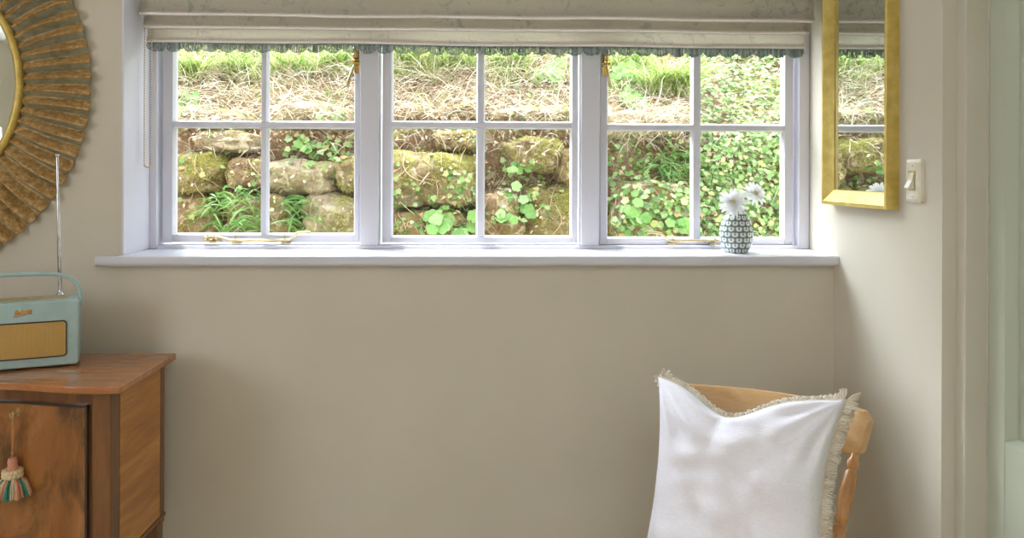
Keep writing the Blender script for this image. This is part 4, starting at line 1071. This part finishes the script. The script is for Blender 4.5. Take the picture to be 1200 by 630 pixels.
for _ in range(2600):   # the rest of the bank, out of this frame
    x, z = (rr.uniform(-3.2, -1.5) if rr.random() < .35 else rr.uniform(1.3, 3.2)), rr.uniform(.3, 2.3); nn = (nrm_at(x, z) + Vector((rr.uniform(-.6, .6), -.3, rr.uniform(0, .9)))).normalized(); a, b = frame(nn, rr)
    leaf(bm, Vector((x, bank(x, z) - rr.uniform(0, .07), z)), nn, a, b, rr.uniform(.025, .05), IVY, rr=rr)
o = obj('ivy', bm, M['ivy'], smooth='all', recalc=False); tag(o, 'green ivy and small trailing leaves covering the bank, thickest at the right', 'ivy', kind='stuff')
# --- trailing woody stems hanging over the rocks
bm = bmesh.new()
for _ in range(150):
    px, py = rnd_in(rr, [(200, 130, 320, 230, 1), (450, 130, 670, 260, 1.6), (330, 150, 412, 200, .8), (705, 170, 930, 270, .6), (200, 80, 670, 140, 1.2)])
    h, nn = cast(px, py)
    if h is None: continue
    pts = [h + Vector((0, -.012, 0))]; d = Vector((rr.uniform(-.6, .6), 0, -1)).normalized()
    for k in range(7):
        d = (d + Vector((rr.uniform(-.5, .5), 0, rr.uniform(-.3, .3)))).normalized(); q = pts[-1] + d * rr.uniform(.015, .035); hh = tree.ray_cast(Vector((q.x, .7, q.z)), Vector((0, 1, 0)))
        if hh[0] is None: break
        pts.append(hh[0] + Vector((0, -rr.uniform(.004, .02), 0)))
    if len(pts) > 2: tube(bm, pts, [.0016] * (len(pts) - 1) + [.0005], 5)
o = obj('trailing_stems', bm, M['stemwood'], smooth='all'); tag(o, 'thin brown trailing stems hanging over the rocks', 'stems', kind='stuff')
# --- leaf litter and bright specks
bm = bmesh.new(); SM = [(0, 0), (.22, .25), (.2, .6), (0, 1), (-.2, .6), (-.22, .25)]
ivy(bm, 3000, [(195, 45, 700, 165, 1.5), (195, 165, 700, 285, .28), (700, 45, 815, 175, 1.0), (815, 100, 930, 200, .35)], .008, .024, .045, SM, sky=.7)
for _ in range(1500):
    x, z = rr.uniform(-3.2, 3.2), rr.uniform(.3, 2.4); nn = (nrm_at(x, z) + Vector((rr.uniform(-.6, .6), -.2, .6))).normalized(); a, b = frame(nn, rr)
    leaf(bm, Vector((x, bank(x, z) - .006, z)), nn, a, b, rr.uniform(.012, .03), SM, rr=rr)
o = obj('leaf_litter', bm, M['litter'], smooth='all', recalc=False); tag(o, 'dry fallen leaves scattered over the rocks and upper bank', 'leaf litter', kind='stuff')
# --- dry grass tangle
bm = bmesh.new()
def dry(n, rects, L0, L1, w=.0016, up=.5):
    for _ in range(n):
        px, py = rnd_in(rr, rects); h, nn = cast(px, py)
        if h is None: continue
        d = Vector((rr.uniform(-1, 1), rr.uniform(-.8, -.1), rr.uniform(-.7, 1) * .9 + up * .4)); blade(bm, h + Vector((0, -.004, 0)) + Vector((0, -1, .3)) * rr.uniform(0, .05), d, rr.uniform(L0, L1), w * rr.uniform(.6, 1.3), Vector((rr.uniform(-.9, .9), rr.uniform(-.2, .5), rr.uniform(-1.8, .1))), rr)
dry(2900, [(195, 84, 690, 140, 1)], .05, .16)
dry(1300, [(195, 40, 690, 95, 1)], .08, .22, up=1.4)
dry(900, [(700, 105, 815, 170, 1)], .05, .15)
dry(420, [(195, 140, 690, 180, 1)], .04, .11)
dry(170, [(195, 200, 815, 280, 1)], .04, .12, .0011)
dry(500, [(815, 50, 930, 280, 1)], .05, .14, .0014)
for _ in range(1200):
    x, z = (rr.uniform(-3.2, -1.4) if rr.random() < .6 else rr.uniform(1.3, 3.2)), rr.uniform(1.3, 2.3)
    blade(bm, Vector((x, bank(x, z) - .005, z)), (rr.uniform(-1, 1), -.5, rr.uniform(-.2, 1)), rr.uniform(.08, .2), .0016, Vector((rr.uniform(-.9, .9), 0, -1)), rr)
o = obj('dry_grass', bm, M['dry'], recalc=False); tag(o, 'tangled pale dry grass and twigs on the upper bank', 'dry grass', kind='stuff')
# --- meadow grass along the top of the bank
bm = bmesh.new()
for _ in range(6800):
    px, py = rnd_in(rr, [(195, 30, 310, 100, 1.3), (310, 30, 455, 92, .9), (455, 30, 670, 100, .9), (705, 30, 815, 112, 1.2), (815, 30, 930, 70, .3)])
    h, nn = cast(px, py)
    if h is None: continue
    if noise.noise(Vector((h.x * 5, h.z * 6, 2))) < -.22: continue
    a_ = rr.uniform(0, 2 * PI); blade(bm, h, (math.cos(a_) * .5, -abs(math.sin(a_)) * .5, 1), rr.uniform(.06, .17), .0022 * rr.uniform(.6, 1.4), Vector((math.cos(a_) * .9, -.4, -1.1 * rr.uniform(.3, 1.3))), rr, 5)
for _ in range(900):
    x, z = (rr.uniform(-3.2, -1.4) if rr.random() < .6 else rr.uniform(1.3, 3.2)), rr.uniform(1.6, 2.35); a_ = rr.uniform(0, 2 * PI)
    blade(bm, Vector((x, bank(x, z), z)), (math.cos(a_) * .5, -.3, 1), rr.uniform(.08, .17), .0022, Vector((math.cos(a_) * .9, -.3, -1)), rr)
o = obj('meadow_grass', bm, M['grass'], recalc=False); tag(o, 'green and straw-coloured grass growing along the top of the bank', 'grass', kind='stuff')
# --- moss tufts
bm = bmesh.new()
for _ in range(9000):
    px, py = rnd_in(rr, [(200, 178, 275, 226, 1), (395, 185, 415, 275, 1), (455, 170, 562, 215, 1.3), (565, 160, 600, 215, .8), (600, 155, 668, 200, 1), (625, 210, 668, 260, 1.4), (455, 255, 560, 275, .6), (200, 255, 260, 275, .6), (300, 120, 330, 145, .6), (455, 120, 668, 145, .35), (640, 55, 668, 140, .6), (715, 150, 800, 185, .8)])
    h, nn = cast(px, py)
    if h is None: continue
    if noise.noise(h * 9) < -.12: continue
    blade(bm, h, nn + Vector((rr.uniform(-.7, .7), rr.uniform(-.5, .1), rr.uniform(-.3, .8))), rr.uniform(.008, .018), .0016, Vector((rr.uniform(-1, 1), 0, -.8)), rr, seg=2)
o = obj('moss', bm, M['mosst'], recalc=False); tag(o, 'yellow-green moss growing over the boulders', 'moss', kind='stuff')
# --- rooted plants: each its own thing
def plant(name, cat, label, px, py, mk, mat, group=None):
    h, nn = cast(px, py)
    if h is None: h = Py(px, py, 1.5)
    bm = bmesh.new(); mk(bm, h); 
    for v in bm.verts: v.co -= h
    o = obj(name, bm, M[mat], recalc=False, smooth='all'); o.location = h; tag(o, label, cat, group); return o
def tuft(n, L0, L1, w, spread, droop, rad=.05, lean=0):
    def f(bm, h):
        for _ in range(n):
            a = rr.uniform(0, 2 * PI); blade(bm, h + Vector((rr.uniform(-rad, rad), rr.uniform(-.04, .01), rr.uniform(-.01, .02))), (math.cos(a) * spread + lean, -abs(math.sin(a)) * spread * .8 - .1, 1), rr.uniform(L0, L1), w * rr.uniform(.7, 1.2), Vector((math.cos(a) * .8, -.4, -droop * rr.uniform(.5, 1.3))), rr, 6)
    return f
G = [(225, 92, 190, 'tall bright grass tuft at the top of the far left pane', .13, .08), (275, 90, 170, 'green grass tuft left of the left casement bar, under the blind', .12, .08),
     (345, 88, 150, 'pale grass tuft at the top of the second pane', .13, .1), (395, 80, 140, 'pale grass tuft beside the first brass fastener', .12, .07), (480, 80, 170, 'pale green grass tuft at upper left of middle casement', .13, .09), (535, 82, 170, 'pale green grass tuft left of the middle casement bar', .13, .09),
     (600, 80, 150, 'pale grass tuft right of the middle casement bar', .12, .09), (776, 112, 200, 'dense upright bright green grass in right casement upper pane', .2, .09), (800, 112, 120, 'bright green grass close to the bar of the right casement', .18, .05), (740, 80, 120, 'green grass tuft beneath the blind beside the second fastener', .12, .08)]
for px, py, n, lb, L, rd in G: plant('grass_tuft', 'grass', lb, px, py, tuft(n, L * .8, L * 1.7, .0034, .35, 1.2, rd), 'grass', 'green grass tufts on the upper bank')
def straps(n, L0, L1, w, rad=.06):
    def f(bm, h):
        for _ in range(n):
            a = rr.uniform(0, 2 * PI); blade(bm, h + Vector((rr.uniform(-rad, rad), rr.uniform(-.05, 0), rr.uniform(-rad, rad) * .8)), (math.cos(a), -.5 - rr.random() * .6, math.sin(a) * .7 + .45), rr.uniform(L0, L1), w * rr.uniform(.7, 1.2), Vector((math.cos(a) * .4, .1, -1.5)), rr, 6)
    return f
for px, py, n, lb, rd in ((278, 246, 90, 'strap-leaved plant low in far left window pane', .11), (340, 254, 80, 'strap-leaved plant low in the second pane from the left', .10), (352, 234, 34, 'small fern under the wide lichened boulder', .06), (785, 196, 90, 'arching green grassy plant below the glazing bar of the right casement', .09), (292, 268, 40, 'strap leaves at the sash foot beside the left casement bar', .07)):
    plant('strap_leaved_plant', 'plant', lb, px, py, straps(n, .06, .15, .0052, rd), 'fern', 'strap-leaved plants among the rocks')
def lobed(n, s0, s1, rad, radz, shape=LOBE):
    def f(bm, h):
        for _ in range(n):
            a = rr.uniform(0, 2 * PI); q = rr.random() ** .5
            p = h + Vector((math.cos(a) * rad * q, -rr.uniform(.03, .07), math.sin(a) * radz * q)); nn = Vector((rr.uniform(-.35, .35), -.9, rr.uniform(.15, .9))).normalized(); fa, fb = frame(nn, rr)
            s_ = rr.uniform(s0, s1); leaf(bm, p, nn, fa, fb, s_, shape, rr=rr); tube(bm, [p, p * .4 + h * .6 + Vector((0, -.01, -.01)), h], .0011, 4)
    return f
for px, py, n, s0, s1, rx, rz_, lb in ((520, 258, 9, .055, .075, .06, .035, 'cluster of large scalloped leaves at the bottom of the middle casement left pane'), (540, 262, 7, .05, .07, .05, .03, 'scalloped-leaf plant beside the bar, low in middle casement'), (610, 236, 10, .04, .07, .045, .06, 'pale lobed-leaf plant hanging mid lower pane of the middle casement'), (590, 256, 7, .035, .05, .03, .03, 'small lobed plant low right of the middle casement bar'),
        (607, 197, 9, .03, .042, .07, .025, 'spray of small leaves under the mossy overhanging boulder'), (645, 88, 14, .06, .09, .09, .05, 'broad pale leaves at the top right of middle casement'), (735, 96, 26, .045, .075, .10, .07, 'leafy bright plant at the top left of right casement'), (740, 118, 16, .04, .06, .07, .04, 'broad leaves below the bright plant in right casement'),
        (362, 172, 7, .035, .05, .03, .025, 'yellow-green leaf cluster above the wide lichened boulder'), (218, 118, 18, .025, .045, .07, .05, 'small white-green leaves in the far left upper pane'), (790, 262, 8, .04, .055, .05, .03, 'round leaves low behind the stay in right casement'), (745, 250, 9, .035, .055, .05, .05, 'round-leaf cluster low left in right casement')):
    plant('lobed_leaf_plant', 'plant', lb, px, py, lobed(n, s0, s1, rx, rz_), 'leafpale', 'round-leaved plants in the bank')

# ------------------------------------------------------------------ light
sc = bpy.context.scene
w = bpy.data.worlds.new('sky'); sc.world = w; w.use_nodes = True; t = w.node_tree; t.nodes.clear()
wo = t.nodes.new('ShaderNodeOutputWorld'); bg = t.nodes.new('ShaderNodeBackground'); t.links.new(bg.outputs[0], wo.inputs[0])
tc = t.nodes.new('ShaderNodeTexCoord'); sp = t.nodes.new('ShaderNodeSeparateXYZ'); cr = t.nodes.new('ShaderNodeValToRGB')
t.links.new(tc.outputs['Generated'], sp.inputs[0]); t.links.new(sp.outputs[2], cr.inputs[0]); t.links.new(cr.outputs[0], bg.inputs[0])
cr.color_ramp.elements[0].color = (.93, .96, 1, 1); cr.color_ramp.elements[1].color = (.72, .84, 1, 1)
bg.inputs[1].default_value = 6.5
# bright patch added to the sky, off the sun, to light the right wall
vd = t.nodes.new('ShaderNodeVectorMath'); vd.operation = 'DOT_PRODUCT'; t.links.new(tc.outputs['Generated'], vd.inputs[0]); vd.inputs[1].default_value = Vector((-.55, .50, .64)).normalized()
mx_ = t.nodes.new('ShaderNodeMath'); mx_.operation = 'MAXIMUM'; t.links.new(vd.outputs['Value'], mx_.inputs[0]); mx_.inputs[1].default_value = 0
pw = t.nodes.new('ShaderNodeMath'); pw.operation = 'POWER'; t.links.new(mx_.outputs[0], pw.inputs[0]); pw.inputs[1].default_value = 24
ml = t.nodes.new('ShaderNodeMath'); ml.operation = 'MULTIPLY_ADD'; t.links.new(pw.outputs[0], ml.inputs[0]); ml.inputs[1].default_value = 46; ml.inputs[2].default_value = 6.8; t.links.new(ml.outputs[0], bg.inputs[1])
def light(name, kind, energy, loc, rot, **k):
    l = bpy.data.lights.new(name, kind); l.energy = energy; o = bpy.data.objects.new(name, l); C.objects.link(o); o.location = loc; o.rotation_euler = rot
    for a, v in k.items(): setattr(l, a, v)
    return o
sun = light('sun', 'SUN', 12.5, (0, 3, 6), (0, 0, 0), angle=math.radians(3), color=(1, .985, .965))
sd = Vector((.20, -.32, -.93)).normalized(); sun.rotation_euler = sd.to_track_quat('-Z', 'Y').to_euler()
light('side_fill', 'AREA', 5.6, (X0 - .02, (SIDEFILL[0] + SIDEFILL[1]) / 2, (SIDEFILL[2] + SIDEFILL[3]) / 2), (0, -PI / 2, 0), shape='RECTANGLE', size=SIDEFILL[3] - SIDEFILL[2], size_y=SIDEFILL[1] - SIDEFILL[0], color=(.94, .965, 1))  # fill lamp added in the side opening, out of view
light('top_fill', 'AREA', 5, ((TOPFILL[0] + TOPFILL[1]) / 2, (TOPFILL[2] + TOPFILL[3]) / 2, T_ + .02), (0, 0, 0), shape='RECTANGLE', size=TOPFILL[1] - TOPFILL[0], size_y=TOPFILL[3] - TOPFILL[2], color=(1, .985, .955))  # fill lamp added overhead, out of view
v_ = sc.view_settings; v_.view_transform = 'Standard'; v_.look = 'None'; v_.gamma = 1; v_.exposure = 0; v_.use_curve_mapping = False
cy_ = sc.cycles; cy_.use_denoising = True; cy_.max_bounces = 10; cy_.diffuse_bounces = 5; cy_.transparent_max_bounces = 16; cy_.sample_clamp_indirect = 6; cy_.caustics_reflective = False; cy_.caustics_refractive = False
